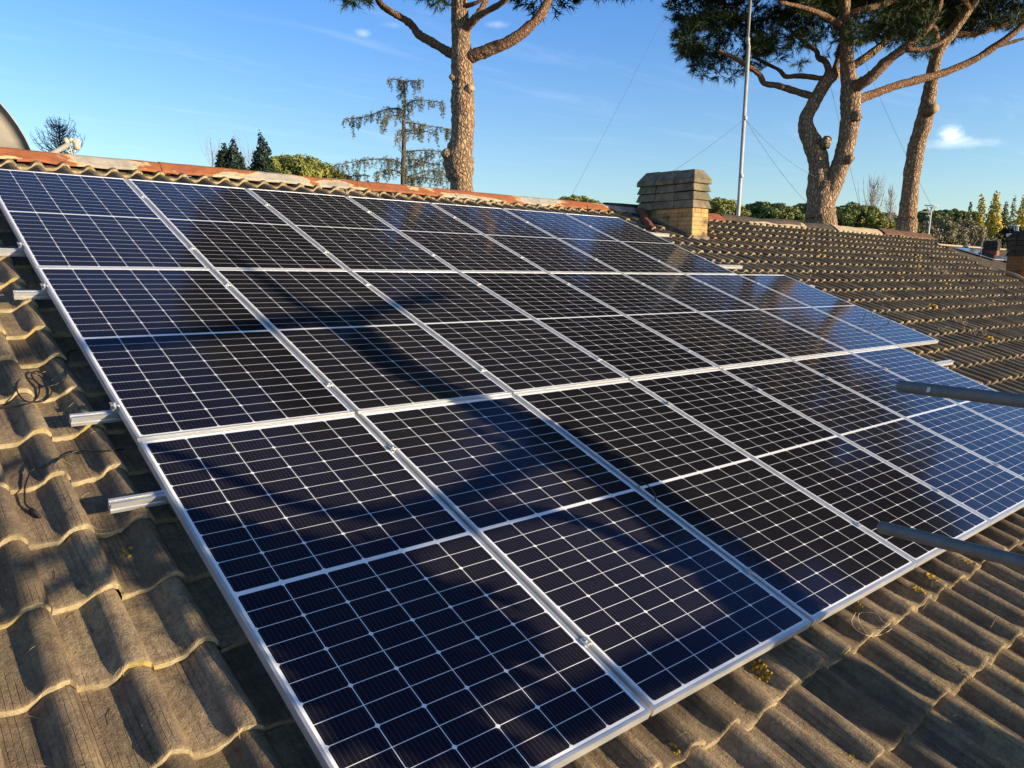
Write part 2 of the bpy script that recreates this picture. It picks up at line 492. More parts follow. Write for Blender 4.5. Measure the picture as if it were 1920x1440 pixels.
Z_PAN = -.155                   # pan level below glass plane
UK = [0, .08, .18, .28, .37, .44, .50, .555, .61, .665, .72, .78, .84, .89, .93, .965, .992, .996]
UZ = [.000, -.001, -.0015, -.001, .0, .002, .009, .022, .037, .047, .052, .054, .0525, .047, .038, .026, .014, -.004]
NU = len(UK)
uu = np.array(UK)


def profile(u):
    """one tile across: pan, S-flank, roll, steep drop"""
    z = np.interp(u, UK, UZ)
    return z


prof = profile(uu)


def roof_right(y):
    return np.interp(y, [-9, -4.5, -1.8, -1.25, -.33, .78, 1.5], [17.5, 17.5, 17.8, 18.05, 18.85, 19.85, 20.4])


tv, tf, tm = [], [], []
nv = 0
r2 = np.random.default_rng(3)
for k in range(-1, 27):
    yn = Y_NOSE0 - EXP * k
    ytop = min(yn + EXP + .035, 1.06)
    if yn > 1.05: continue
    far = yn < -8.9
    if far: break
    xr = roof_right(yn + .17)
    i0, i1 = int(-3.2 / TP), int(xr / TP)
    for i in range(i0, i1):
        x0 = i * TP + XO
        jx, jy, jz, rot = r2.normal(0, .0025), r2.normal(0, .006), r2.normal(0, .0022), r2.normal(0, .006)
        if r2.random() < .02: jy -= r2.random() * .03
        if r2.random() < .03: jz += r2.random() * .012
        ys = np.array([yn + jy, yn + jy + .012, yn + .17, ytop])
        lift = np.array([.0265, .0295, .0175, .0]) + jz
        th = .024
        xs = x0 + jx + uu * (TP + .004)
        rows = []
        for y, l in zip(ys, lift):
            yy = y + (uu - .5) * rot
            rows.append(np.stack([xs + (y - yn) * rot * .3, yy, Z_PAN + prof + l + zoff_t(yy)], 1))
        low = rows[0].copy(); low[:, 2] -= th + r2.normal(0, .0015, NU); low[:, 1] += .003
        rag = np.convolve(r2.normal(0, .007, NU + 2), [.3, .4, .3], 'valid'); low[:, 1] += rag; rows[0] = rows[0] + np.stack([0 * rag, rag, 0 * rag], 1)
        V = np.concatenate([low] + rows)
        tv.append(V)
        nr = len(rows) + 1
        base = nv + np.arange(NU - 1)
        for r in range(nr - 1):
            a = base + r * NU
            tf.append(np.stack([a, a + 1, a + 1 + NU, a + NU], 1)); tm.append(np.full(NU - 1, 1 if r == 0 else 0))
        # right side face of the roll so that the tile has thickness at open ends
        nv += len(V)
tv = np.concatenate(tv); tf = np.concatenate(tf); tm = np.concatenate(tm)
roof = mesh_np("roof", tv, tf, [M_tile, M_edge], None, True, None, tm)
me = roof.data
me.polygons.foreach_set('use_smooth', np.array(tm == 0))
roof.parent = house; roof.matrix_local = IH @ RM


def rpart(mbv, name, mats, smooth=False, bevel=0., roofframe=True):
    """sub-part of the roof, roof-frame coordinates"""
    o = mbv.build(name, mats, None, smooth, None, bevel)
    o.parent = roof
    if not roofframe: o.matrix_local = RM.inverted()
    return o


# roof boarding under the tiles, back slope
M_board = new_mat("dark_underlay", (.03, .027, .024), 1)[0]
u = MB(); u.add([(-3.2, -8.6, -.26), (17.6, -8.6, -.26), (17.6, -4.5, -.215), (18, -2, -.215), (20.5, 1.04, -.205), (-3.2, 1.04, -.205)], [(0, 1, 2, 3, 4, 5)])
rpart(u, "underlay", M_board)
RIDGE = RM3 @ np.array([0, 1.08, -.06])
bs = MB()
ry, rz = RIDGE[1], RIDGE[2]
bs.add([(-3.2, ry - .02, rz - .09), (20.5, ry - .02, rz - .09), (20.5, ry + 7, rz - 2.65), (-3.2, ry + 7, rz - 2.65)], [(0, 1, 2, 3)])
hpart(bs, "back_slope", M_tile, roof=False)
ev = RM3 @ np.array([0, -8.2, -.2])
wl = MB(); wl.box((-2.8, ev[1] + .5, GZ), (17.3, ry + 6.5, ev[2] - .02))
hpart(wl, "wall", M_plaster, roof=False)
for x in (-2.8, 17.3):
    gb = MB(); gb.add([(x, ev[1] + .5, ev[2] - .02), (x, ry + 6.5, ev[2] - .02), (x, ry, rz - .25)], [(0, 1, 2)])
    hpart(gb, "gable", M_plaster, roof=False)

# ridge flashing: folded sheet lengths, rusty and galvanised
xj = [-3.2, -1.0, .42, 1.66, 2.72, 4.05, 5.3, 6.6, 7.75, 8.95]
M_mort = mat_mottled("ridge_mortar", (.36, .27, .15), (.25, .19, .11), 18)
for i in range(len(xj) - 1):
    a, b_ = xj[i] - .02, xj[i + 1] + .02
    h = .004 * (i % 2)
    rc = MB()
    n = 8
    xs = np.linspace(a, b_, n)
    wv = np.random.default_rng(40 + i).normal(0, .006, (n, 2))
    sec = [(.895, -.094), (.897, -.083), (.905, -.072), (1.0, -.026), (1.03, -.022), (1.07, -.03), (1.26, -.19)]
    V = []
    for j, x in enumerate(xs):
        for q, (y, z) in enumerate(sec):
            V.append((x, y + (wv[j, 0] if q < 3 else 0), z + h + (wv[j, 1] if q < 3 else wv[j, 1] * .3)))
    k = len(sec)
    F = [(j * k + q, (j + 1) * k + q, (j + 1) * k + q + 1, j * k + q + 1) for j in range(n - 1) for q in range(k - 1)]
    rc.add(V, F)
    o = rpart(rc, "ridge_flashing", M_rust)
    s = o.modifiers.new('thick', 'SOLIDIFY'); s.thickness = .006
# mortar lumps under the flashing, further along the ridge where it shows as pale bedding
mo = MB()
rr = np.random.default_rng(5)
for x in np.arange(3.6, 8.9, .045):
    s = .028 + rr.random() * .03
    y = .89 + rr.normal(0, .025); z = -.150 + rr.normal(0, .008)
    mo.prism([(x - s, y - s, z), (x + s, y - s * .8, z), (x + s, y + .1, z), (x - s, y + .1, z)],
             [(x - s * .6, y - s * .3, z + .04), (x + s * .6, y - s * .3, z + .04), (x + s * .6, y + .1, z + .05), (x - s * .6, y + .1, z + .05)])
rpart(mo, "mortar_bedding", M_mort)
# ridge of the right half: dark rolled sheet, short red length, pale bedded length, brown caps
M_dark = mat_mottled("dark_sheet", (.045, .038, .032), (.085, .062, .048), 5)
M_red = mat_mottled("red_ridge_tile", (.30, .085, .040), (.20, .07, .04), 7)
M_pale = mat_mottled("pale_ridge_mortar", (.50, .40, .26), (.36, .28, .18), 6)
M_brown = mat_mottled("brown_ridge_tile", (.17, .085, .050), (.10, .055, .036), 7)
for (a, b_, mt, hz, y0) in ((8.3, 10.2, M_dark, .03, 1.16), (10.2, 11.3, M_red, .0, 1.06), (11.3, 14.0, M_dark, .005, 1.12), (12.1, 14.2, M_pale, -.02, 1.05), (14.2, 15.4, M_dark, 0, 1.06),
                            (15.4, 17.6, M_pale, .0, 1.04), (17.6, 19.0, M_brown, .03, 1.02), (19.0, 20.5, M_brown, .01, 1.02)):
    rc = MB(); n = 7; xs = np.linspace(a, b_, n); V = []
    y0 -= .17; sec = [(y0, -.105), (y0 + .01, -.075), (1.0, -.035), (1.07, -.02), (1.14, -.04), (1.34, -.2)]
    wv = np.random.default_rng(int(a * 10)).normal(0, .008, n)
    for j, x in enumerate(xs):
        for (y, z) in sec: V.append((x, y, z + hz + wv[j]))
    k = len(sec)
    rc.add(V, [(j * k + q, (j + 1) * k + q, (j + 1) * k + q + 1, j * k + q + 1) for j in range(n - 1) for q in range(k - 1)])
    rpart(rc, "ridge_cap", mt)
# rusty flashing strip running down beside the chimney
fs = MB()
p0, p1 = np.array([8.95, .92, .0]), np.array([8.12, -.06, -.045])
for (w0, w1, dz) in ((-.05, .05, .0),):
    d = (p1 - p0) / np.linalg.norm(p1 - p0); sd = np.cross(d, [0, 0, 1])
    V = []
    for t in np.linspace(0, 1, 9):
        c = p0 + (p1 - p0) * t + np.array([0, 0, .02 * math.sin(t * 9)])
        V += [c + sd * -.075 - [0, 0, .05], c + sd * -.02 + [0, 0, .02], c + sd * .03 + [0, 0, .015], c + sd * .07 - [0, 0, .04]]
    fs.add(V, [(j * 4 + q, (j + 1) * 4 + q, (j + 1) * 4 + q + 1, j * 4 + q + 1) for j in range(8) for q in range(3)])
rpart(fs, "valley_flashing", M_red)
vb = MB(); vb.box((8.75, .35, -.2), (9.1, .95, -.09))
rpart(vb, "verge_board", M_dark)
# right edge trim of the roof
et = MB()
ys = np.linspace(1.05, -2.0, 9)
pts = [(roof_right(y) + .05, y, -.125) for y in ys]
et.tube(pts, .035, 6)
rpart(et, "verge_trim", M_dark)
et = MB()
et.tube(spline([(18.05, -1.55, -.05), (17.95, -1.9, -.02), (17.9, -2.25, -.06), (17.8, -2.6, -.03), (17.75, -3.2, -.06)], 5), .03, 6)
rpart(et, "verge_flashing", M_pale)


def uvbox(o, sc=1.):
    """box-projected uv in metres (vertical = v)"""
    me = o.data
    uvl = me.uv_layers.new(name='UVMap')
    for p in me.polygons:
        n = p.normal
        for li in p.loop_indices:
            c = me.vertices[me.loops[li].vertex_index].co
            if abs(n.z) > .8: uv = (c.x, c.y)
            elif abs(n.x) > abs(n.y): uv = (c.y, c.z)
            else: uv = (c.x, c.z)
            uvl.data[li].uv = (uv[0] * sc, uv[1] * sc)


M_brickY = mat_brick("yellow_brick", (.54, .36, .135), (.43, .275, .11), (.30, .22, .13))
M_ctile = mat_mottled("chimney_tile", (.26, .20, .125), (.13, .105, .07), 7, extra=(.12, .115, .065))
M_soot = mat_mottled("flue_mortar", (.25, .20, .14), (.10, .085, .06), 9)


def chimney(parent_house, base, wx, wy, hb, courses, mat_b, mat_t, mw, name="chimney", sink=.9):
    """brick stack with overlapping tile courses and a hipped tile cap; base = world point of the near left foot"""
    x0, y0, z0 = base
    st = MB(); st.box((x0, y0, z0 - sink), (x0 + wx, y0 + wy, z0 + hb))
    o = st.build(name, [mat_b]); uvbox(o)
    o.parent = parent_house; o.matrix_local = mw
    tl = MB(); z = z0 + hb
    rj = np.random.default_rng(9)
    for c in range(courses):
        hh = .118; e0 = .040 - .006 * c; e1 = .004 - .006 * c
        segs = 3
        for s in range(segs):
            ya = y0 - e0 + (wy + 2 * e0) * s / segs + .003; yb = y0 - e0 + (wy + 2 * e0) * (s + 1) / segs - .003
            j = rj.normal(0, .005); jz = rj.normal(0, .003)
            ya1 = ya + (e0 - e1 if s == 0 else 0); yb1 = yb - (e0 - e1 if s == segs - 1 else 0)
            tl.prism([(x0 - e0 + j, ya, z + jz), (x0 + wx + e0, ya, z + jz), (x0 + wx + e0, yb, z + jz), (x0 - e0 + j, yb, z + jz)],
                     [(x0 - e1 + j, ya1, z + hh), (x0 + wx + e1, ya1, z + hh), (x0 + wx + e1, yb1, z + hh), (x0 - e1 + j, yb1, z + hh)])
        z += hh + .004
    e0 = .034; hh = .205
    for s in range(3):
        ya = y0 - e0 + (wy + 2 * e0) * s / 3 + .003; yb = y0 - e0 + (wy + 2 * e0) * (s + 1) / 3 - .003
        f = 0; ins = .09
        a1 = ya + (ins if s == 0 else 0); b1 = yb - (ins if s == 2 else 0)
        zt = z + hh + .008 * s
        tl.prism([(x0 - e0, ya, z), (x0 + wx + e0, ya, z), (x0 + wx + e0, yb, z), (x0 - e0, yb, z)],
                 [(x0 - e0 + .004, ya + .003, z + .07), (x0 + wx + e0 - .004, ya + .003, z + .07), (x0 + wx + e0 - .004, yb - .003, z + .07), (x0 - e0 + .004, yb - .003, z + .07)])
        tl.prism([(x0 - e0 + .004, ya + .003, z + .071), (x0 + wx + e0 - .004, ya + .003, z + .071), (x0 + wx + e0 - .004, yb - .003, z + .071), (x0 - e0 + .004, yb - .003, z + .071)],
                 [(x0 - e0 + .12, a1, zt), (x0 + wx + e0 - .12, a1, zt), (x0 + wx + e0 - .12, b1, zt), (x0 - e0 + .12, b1, zt)])
    t = tl.build("chimney_cap", [mat_t], o, False, None, .008)
    return o


cb = RM3 @ np.array([8.86, -.26, -.12])
chimney(house, cb, .385, 1.05, .46, 3, M_brickY, M_ctile, IH)
# mortar skirt at the chimney foot
sk = MB()
sk.prism([(8.80, -.33, -.16), (9.30, -.33, -.16), (9.30, .9, -.16), (8.80, .9, -.16)], [(8.86, -.28, -.07), (9.25, -.28, -.07), (9.25, .9, -.05), (8.86, .9, -.05)])
rpart(sk, "chimney_skirt", M_soot)
# second stack at the far right end of the roof
c2 = at(1933, 530, 22.0)
chimney(house, c2, .6, .55, .62, 3, mat_brick("dark_brick", (.16, .10, .05), (.12, .08, .045), (.10, .075, .05)), mat_mottled("dark_chimney_tile", (.06, .05, .04), (.035, .03, .026), 7), IH)

# cable draped over the far roof
cbm = MB()
pp = [onroof(*q, z=-.07) for q in ((1628, 428), (1700, 455), (1760, 487), (1840, 523), (1930, 568))]
cbm.tube(spline(pp, 6), .007, 5)
rpart(cbm, "roof_cable", mat_mottled("old_wire", (.30, .27, .23), (.22, .20, .17), 5))

# lichen cushions
M_lich = mat_mottled("yellow_lichen", (.56, .35, .03), (.36, .20, .02), 45)
li = MB(); rl = np.random.default_rng(12)


def cushion(mbv, c, r, n, h=.007):
    for i in range(n):
        a = rl.random() * 6.28; q = math.sqrt(rl.random()) * r
        x, y = c[0] + math.cos(a) * q * .7, c[1] + math.sin(a) * q * 1.1
        s = .005 + rl.random() * .007; h_ = h * rl.uniform(.35, .9)
        zb = tile_z(x, y)
        ang = np.arange(6) / 6 * 6.28 + rl.random()
        V = [(x + math.cos(t) * s, y + math.sin(t) * s, zb - .02) for t in ang] + [(x + math.cos(t) * s * .8, y + math.sin(t) * s * .8, zb + h_ * .6) for t in ang] + [(x, y, zb + h_ * (1 + rl.random() * .4))]
        F = [(k, (k + 1) % 6, 6 + (k + 1) % 6, 6 + k) for k in range(6)] + [(6 + k, 6 + (k + 1) % 6, 12) for k in range(6)]
        mbv.add(V, F)


def tile_z(x, y):
    u_ = ((x - XO) / TP) % 1.0
    k = (Y_NOSE0 - y) / EXP
    fr = math.ceil(k) - k
    return Z_PAN + float(profile(u_)) + .026 * (1 - fr) + float(zoff_t(y))


for (px, py, r, n) in ((1425, 1268, .036, 26), (1408, 1248, .02, 8), (1384, 1325, .018, 8), (1595, 1145, .045, 34), (1612, 1175, .02, 9), (1720, 1108, .03, 18), (1748, 1082, .03, 20),
                       (1815, 1055, .034, 20), (1905, 1296, .05, 36), (1258, 1408, .028, 16), (1590, 1420, .03, 18), (238, 1032, .035, 4)):
    p = onroof(px, py, -.10); p = onroof(px, py, tile_z(p[0], p[1]))
    cushion(li, (p[0], p[1], tile_z(p[0], p[1])), r, n)
for (px, py, r, n) in ((1343, 442, .07, 8), (1520, 465, .08, 9), (1728, 503, .16, 16), (1720, 484, .12, 9), (1690, 518, .1, 9), (1745, 574, .06, 8), (1782, 535, .14, 10), (1855, 565, .07, 6), (1860, 637, .06, 7), (1540, 480, .06, 5), (1405, 490, .05, 5)):
    p = onroof(px, py, -.10)
    for i in range(max(3, int(n * .6))):
        x, y = p[0] + rl.normal(0, r), p[1] + rl.normal(0, r * .5)
        s = .02 + rl.random() * .025; z = tile_z(x, y)
        V = [(x - s, y - s, z - .02), (x + s, y - s, z - .02), (x + s, y + s, z - .02), (x - s, y + s, z - .02), (x - s * .5, y - s * .5, z + .02), (x + s * .5, y - s * .5, z + .02), (x + s * .5, y + s * .5, z + .02), (x - s * .5, y + s * .5, z + .02)]
        li.add(V, [(4, 5, 6, 7), (0, 1, 5, 4), (1, 2, 6, 5), (2, 3, 7, 6), (3, 0, 4, 7)])
lo_ = rpart(li, "lichen", M_lich, True); lo_['kind'] = 'stuff'

# litter: fallen pine needles, twigs and pale chips
lt = MB()
for i in range(420):
    if i < 150: x, y = rl.uniform(-1.0, -.1), rl.uniform(-6.6, -2.0)
    elif i < 300: x, y = rl.uniform(.9, 4.2), rl.uniform(-7.2, -6.35)
    else: x, y = rl.uniform(8.2, 16), rl.uniform(-5.5, .8)
    L = rl.uniform(.02, .07) * (1 if i < 300 else 1.6); a = rl.random() * 6.28
    dx, dy = math.cos(a) * L / 2, math.sin(a) * L / 2
    p = [(x - dx, y - dy, tile_z(x - dx, y - dy) + .003), (x, y, tile_z(x, y) + .008), (x + dx, y + dy, tile_z(x + dx, y + dy) + .003)]
    lt.tube(p, .0009 if i < 300 else .003, 4, mi=int(rl.random() < .45))
for (px, py, s) in ((1760, 617, .16), (1800, 607, .12), (1835, 628, .2), (1715, 505, .25), (1765, 512, .2), (1800, 545, .2), (1660, 470, .15)):
    c = onroof(px, py, -.10)
    for i in range(26):
        d = rl.normal(0, 1, 3); d[2] = abs(d[2]) * .5; d *= s * .5 / np.linalg.norm(d)
        q = np.array([c[0], c[1], tile_z(c[0], c[1])]) + np.append(rl.normal(0, s * .35, 2), 0)
        lt.tube([q, q + d * .6 + [0, 0, .015], q + d], .0028, 4, mi=1)
pc = onroof(1770, 1157, -.1); pz = tile_z(pc[0], pc[1]); an6 = np.arange(8) / 8 * 6.283
lt.add([(pc[0] + math.cos(t) * .016, pc[1] + math.sin(t) * .010, pz - .004) for t in an6] + [(pc[0] + math.cos(t) * .012, pc[1] + math.sin(t) * .008, pz + .008) for t in an6], [tuple(range(8, 16))] + [(k, (k + 1) % 8, 8 + (k + 1) % 8, 8 + k) for k in range(8)], 2)
M_straw = new_mat("straw", (.36, .28, .17), .9)[0]
l2 = rpart(lt, "litter", [new_mat("dead_needles", (.05, .034, .022), .9)[0], M_straw, new_mat("pale_pebble", (.7, .66, .56), .8)[0]]); l2['kind'] = 'stuff'

# ------------------------------------------------------------------ rails
RZ0, RZ1 = -.080, -.038
rails = [(-.50, -.20, 7.98, "uppermost rail, under the top row nearest the ridge"), (-1.70, -.16, 8.10, "rail under the lower part of the top row"),
         (-2.40, -.155, 8.78, "rail under the upper part of the middle row, end with a bolt clamp"), (-3.885, -.18, 8.62, "rail under the lower part of the middle row, jutting over the cable loops"),
         (-4.565, -.19, 8.0, "rail under the upper part of the bottom row, stub shading the tiles"), (-5.96, .03, 7.95, "lowest rail, under the bottom row nearest the camera")]


def rail_section():
    w = .020
    return [(-w, RZ0), (w, RZ0), (w, RZ1), (.007, RZ1), (.007, RZ1 - .012), (-.007, RZ1 - .012), (-.007, RZ1), (-w, RZ1), (-w, -.055), (-w + .004, -.058), (-w + .004, -.064), (-w, -.067)]


def clamp_mesh():
    c = MB()
    c.box((-.0105, -.022, -.030), (.0105, .022, -.0145))
    c.box((-.018, -.017, .0012), (.018, .017, .0042))
    c.box((-.004, -.022, -.0140), (.004, .022, .001))
    ang = np.arange(6) / 6 * 6.28
    c.add([(math.cos(t) * .006, math.sin(t) * .006, .0042) for t in ang] + [(math.cos(t) * .0055, math.sin(t) * .0055, .009) for t in ang],
          [tuple(range(11, 5, -1))[::-1]] + [(k, (k + 1) % 6, 6 + (k + 1) % 6, 6 + k) for k in range(6)])
    return c


cl0 = None
zrow = [zoff(-.5), zoff(-1.7), 0, 0, zoff(-4.56), zoff(-5.96)]
for ri, (y, xa, xb, lab) in enumerate(rails):
    mwr = RM @ Matrix.Translation((0, y, float(zrow[ri])))
    root = empty("mounting_rail", label="silver aluminium " + lab, cat="rail", group="mounting rails under the solar panels", mw=mwr)
    sec = rail_section(); k = len(sec)
    rb = MB(); nx = 2
    V = [(x, sy, sz) for x in (xa, xb) for (sy, sz) in sec]
    rb.add(V, [(q, (q + 1) % k, k + (q + 1) % k, k + q) for q in range(k)] + [tuple(range(k))[::-1], tuple(range(k, 2 * k))])
    rb.build("rail_bar", M_rail, root)
    ncol = 8 if ri in (2, 3) else 7
    for c in range(ncol + 1):
        xc = c * PP if 0 < c < ncol else (-.004 if c == 0 else c * PP - PP + PW + .018 + .004)
        if c == 0 and ri >= 4: continue
        if cl0 is None:
            cl0 = clamp_mesh().build("clamp", mat_alu("clamp_aluminium", (.55, .55, .54), .45), root, mw=Matrix.Translation((xc, 0, 0))); o = cl0
        else:
            o = cl0.copy(); COL.objects.link(o); o.parent = root; o.matrix_local = Matrix.Translation((xc, 0, 0))
    for x in np.arange(.35, xb - .3, 1.2):
        hk = MB(); hk.box((x - .02, -.10, RZ0 - .012), (x + .02, .018, RZ0 - .002)); hk.box((x - .02, -.112, RZ0 - .05), (x + .02, -.101, RZ0 - .002))
        hk.build("roof_hook", M_rail, root)

# ------------------------------------------------------------------ solar panels
fr = MB(); FD = .036
w, l = PW / 2, PL / 2
# four frame members, mitre butted: long sides full length, short sides between
cross = [(0, 0), (.0, -FD), (.028, -FD), (.028, -FD + .002), (.002, -FD + .002), (.002, -.010), (LIP, -.006), (LIP, 0)]


def member(x0, y0, x1, y1, inx, iny):
    V = []
    L = math.hypot(x1 - x0, y1 - y0); dx, dy = (x1 - x0) / L, (y1 - y0) / L
    for (px, py, sgn) in ((x0, y0, 1), (x1, y1, -1)):
        for (o_, z) in cross:
            V.append((px + inx * o_ + dx * o_ * sgn, py + iny * o_ + dy * o_ * sgn, z))
    k = len(cross)
    fr.add(V, [(q, (q + 1) % k, k + (q + 1) % k, k + q) for q in range(k)])


member(-w, l, -w, -l, 1, 0); member(w, -l, w, l, -1, 0); member(-w, -l, w, -l, 0, 1); member(w, l, -w, l, 0, -1)
pan_root = None
ordn = ["first", "second", "third", "fourth", "fifth", "sixth", "seventh", "eighth"]
rowname = ["top row below the ridge", "middle row", "bottom row"]
extra = {(0, 0): "its corner cut by the photo edge", (2, 0): "large round shadow on it", (2, 1): "trunk shadow crossing it", (1, 7): "alone past the row end, black wire on it"}
frame_me = None; glass_me = None
rp = np.random.default_rng(21)
for r in range(3):
    n = 8 if r == 1 else 7
    for c in range(n):
        yt, yb = -r * PQ - .005, -r * PQ - .005 - PL
        zt, zb = float(zoff(-r * PQ)), float(zoff(-(r + 1) * PQ))
        if r == 2: zt -= .006
        tilt = math.atan2(zt - zb, PL)
        mw = RM @ Matrix.Translation((c * PP + .0085 + PW / 2, (yt + yb) / 2, (zt + zb) / 2)) @ Matrix.Rotation(tilt, 4, 'X')
        ex = extra.get((r, c))
        if ex and r == 2 and c == 0: lab = "dark solar panel, leftmost of the bottom row, with a large round shadow on it"
        elif ex and r == 2 and c == 1: lab = "dark solar panel second in the bottom row, crossed by a trunk shadow"
        elif ex and r == 1: lab = "sky blue reflecting solar panel past the end of the other rows, black wire on it"
        elif ex: lab = "navy solar panel at the array's top left corner, cut by the photo edge"
        else: lab = "framed solar panel, %s from the left in the %s" % (ordn[c], rowname[r])
        root = empty("solar_panel", label=lab, cat="solar panel", group="solar panels in three rows on the roof", mw=mw)
        if frame_me is None:
            fo = fr.build("frame", M_alu, root); frame_me = fo.data
            gl = MB(); a, b_ = w - LIP, l - LIP
            gl.add([(-a, -b_, -.0022), (a, -b_, -.0022), (a, b_, -.0022), (-a, b_, -.0022), (-a, -b_, -.006), (a, -b_, -.006), (a, b_, -.006), (-a, b_, -.006)],
                   [(0, 1, 2, 3), (7, 6, 5, 4)])
            go = gl.build("glass", [M_glass, M_under], root); glass_me = go.data
            glass_me.polygons.foreach_set('material_index', np.array([0, 1], np.int32))
            uvl = glass_me.uv_layers.new(name='UVMap')
            for li_, uv in zip(range(4), ((0, 0), (1, 0), (1, 1), (0, 1))): uvl.data[li_].uv = uv
        else:
            fo = D.objects.new("frame", frame_me); COL.objects.link(fo); fo.parent = root
            go = D.objects.new("glass", glass_me); COL.objects.link(go); go.parent = root
        go.rotation_euler = (rp.normal(0, .0006), rp.normal(0, .0008), 0)

# ------------------------------------------------------------------ cables on the roof
def cable(pts, r, name, label, mat=M_cable, n=8, cat="cable", sides=7, extra=None):
    mb_ = MB(); P = spline(pts, n); mb_.tube(P, r, sides)
    if extra: extra(mb_, P)
    o = mb_.build(name, mat, None, True, RM)
    set_props(o, label, cat); return o


def drape(pxs, lift=.006, soft=.05):
    """a cable lying over the tiles: it follows them loosely, bridging the pans"""
    q = spline([(a[0], a[1], 0) for a in pxs], 5)
    P = []
    for a in q:
        p = onroof(a[0], a[1], -.09)
        for _ in range(2): p = onroof(a[0], a[1], min(-.06, tile_z(p[0], p[1]) + lift))
        P.append(p)
    P = np.array(P); z = P[:, 2].copy()
    sl = np.concatenate([[0], np.cumsum(np.linalg.norm(np.diff(P[:, :2], axis=0), axis=1))])
    for i in range(len(P)):
        wgt = np.exp(-((sl - sl[i]) / soft) ** 2); P[i, 2] = max(z[i], (wgt * z).sum() / wgt.sum() + .008)
    for i, a in enumerate(q): P[i] = onroof(a[0], a[1], P[i, 2])
    return list(P[::2])


c0 = drape([(144, 656), (129, 660), (126, 672), (127, 689), (123, 706), (112, 717), (100, 722), (83, 725), (69, 717), (60, 706), (60, 700), (69, 696), (83, 702), (94, 712), (98, 727), (94, 741), (81, 752), (62, 754), (46, 751), (35, 739), (31, 725), (37, 712), (50, 709), (62, 711), (71, 719), (74, 729), (71, 743), (58, 755), (27, 762), (0, 766), (-60, 772)], .006, .12)
cable(c0, .0036, "cable", "thin black cable lying in loops on the tiles by the array's left edge")


def plug(mb_, P):
    d = P[-1] - P[-2]; d /= np.linalg.norm(d)
    mb_.tube([P[-1], P[-1] + d * .03, P[-1] + d * .031, P[-1] + d * .065], [.0085, .0085, .0065, .0065], 8)


c1 = drape([(232, 842), (190, 846), (150, 845), (118, 856), (92, 872), (62, 880), (52, 896), (47, 912), (46, 930), (48, 945), (58, 955)], .010)
cable(c1, .0036, "cable", "black cable ending in a plug connector on the lower left tiles", extra=plug)
lp = drape([(1605, 1148), (1597, 1165), (1605, 1180), (1628, 1192), (1652, 1190), (1672, 1178), (1670, 1166), (1658, 1172)], .012)
lp2 = drape([(1630, 1192), (1618, 1178), (1610, 1162), (1612, 1150), (1630, 1148), (1645, 1152), (1655, 1165), (1665, 1170)], .03)
cable(lp + lp2[::-1], .0012, "wire", "pale wire loop lying on the tiles below the array's front edge", new_mat("pale_wire", (.55, .45, .32), .5)[0], cat="wire")
P8 = lambda px, py, z: tuple(onroof(px, py, z))
w8 = [P8(1617, 603, .006), P8(1622, 590, .05), P8(1626, 574, .14), P8(1632, 578, .14), P8(1636, 592, .07), P8(1641, 597, .03), P8(1647, 588, .08), P8(1651, 573, .17), P8(1657, 574, .17), P8(1664, 590, .07), P8(1669, 600, .03), P8(1667, 604, .008)]
cable(w8, .004, "cable", "black wire standing in small loops on the blue end panel", extra=plug)
tn = [P8(1198, 914, -.01), P8(1199, 908, .03), P8(1207, 906, .05), P8(1219, 914, .05), P8(1227, 926, .03), P8(1229, 940, -.01)]
cable(tn, .0033, "cable", "short black wire arched over the gap between two front row panels")

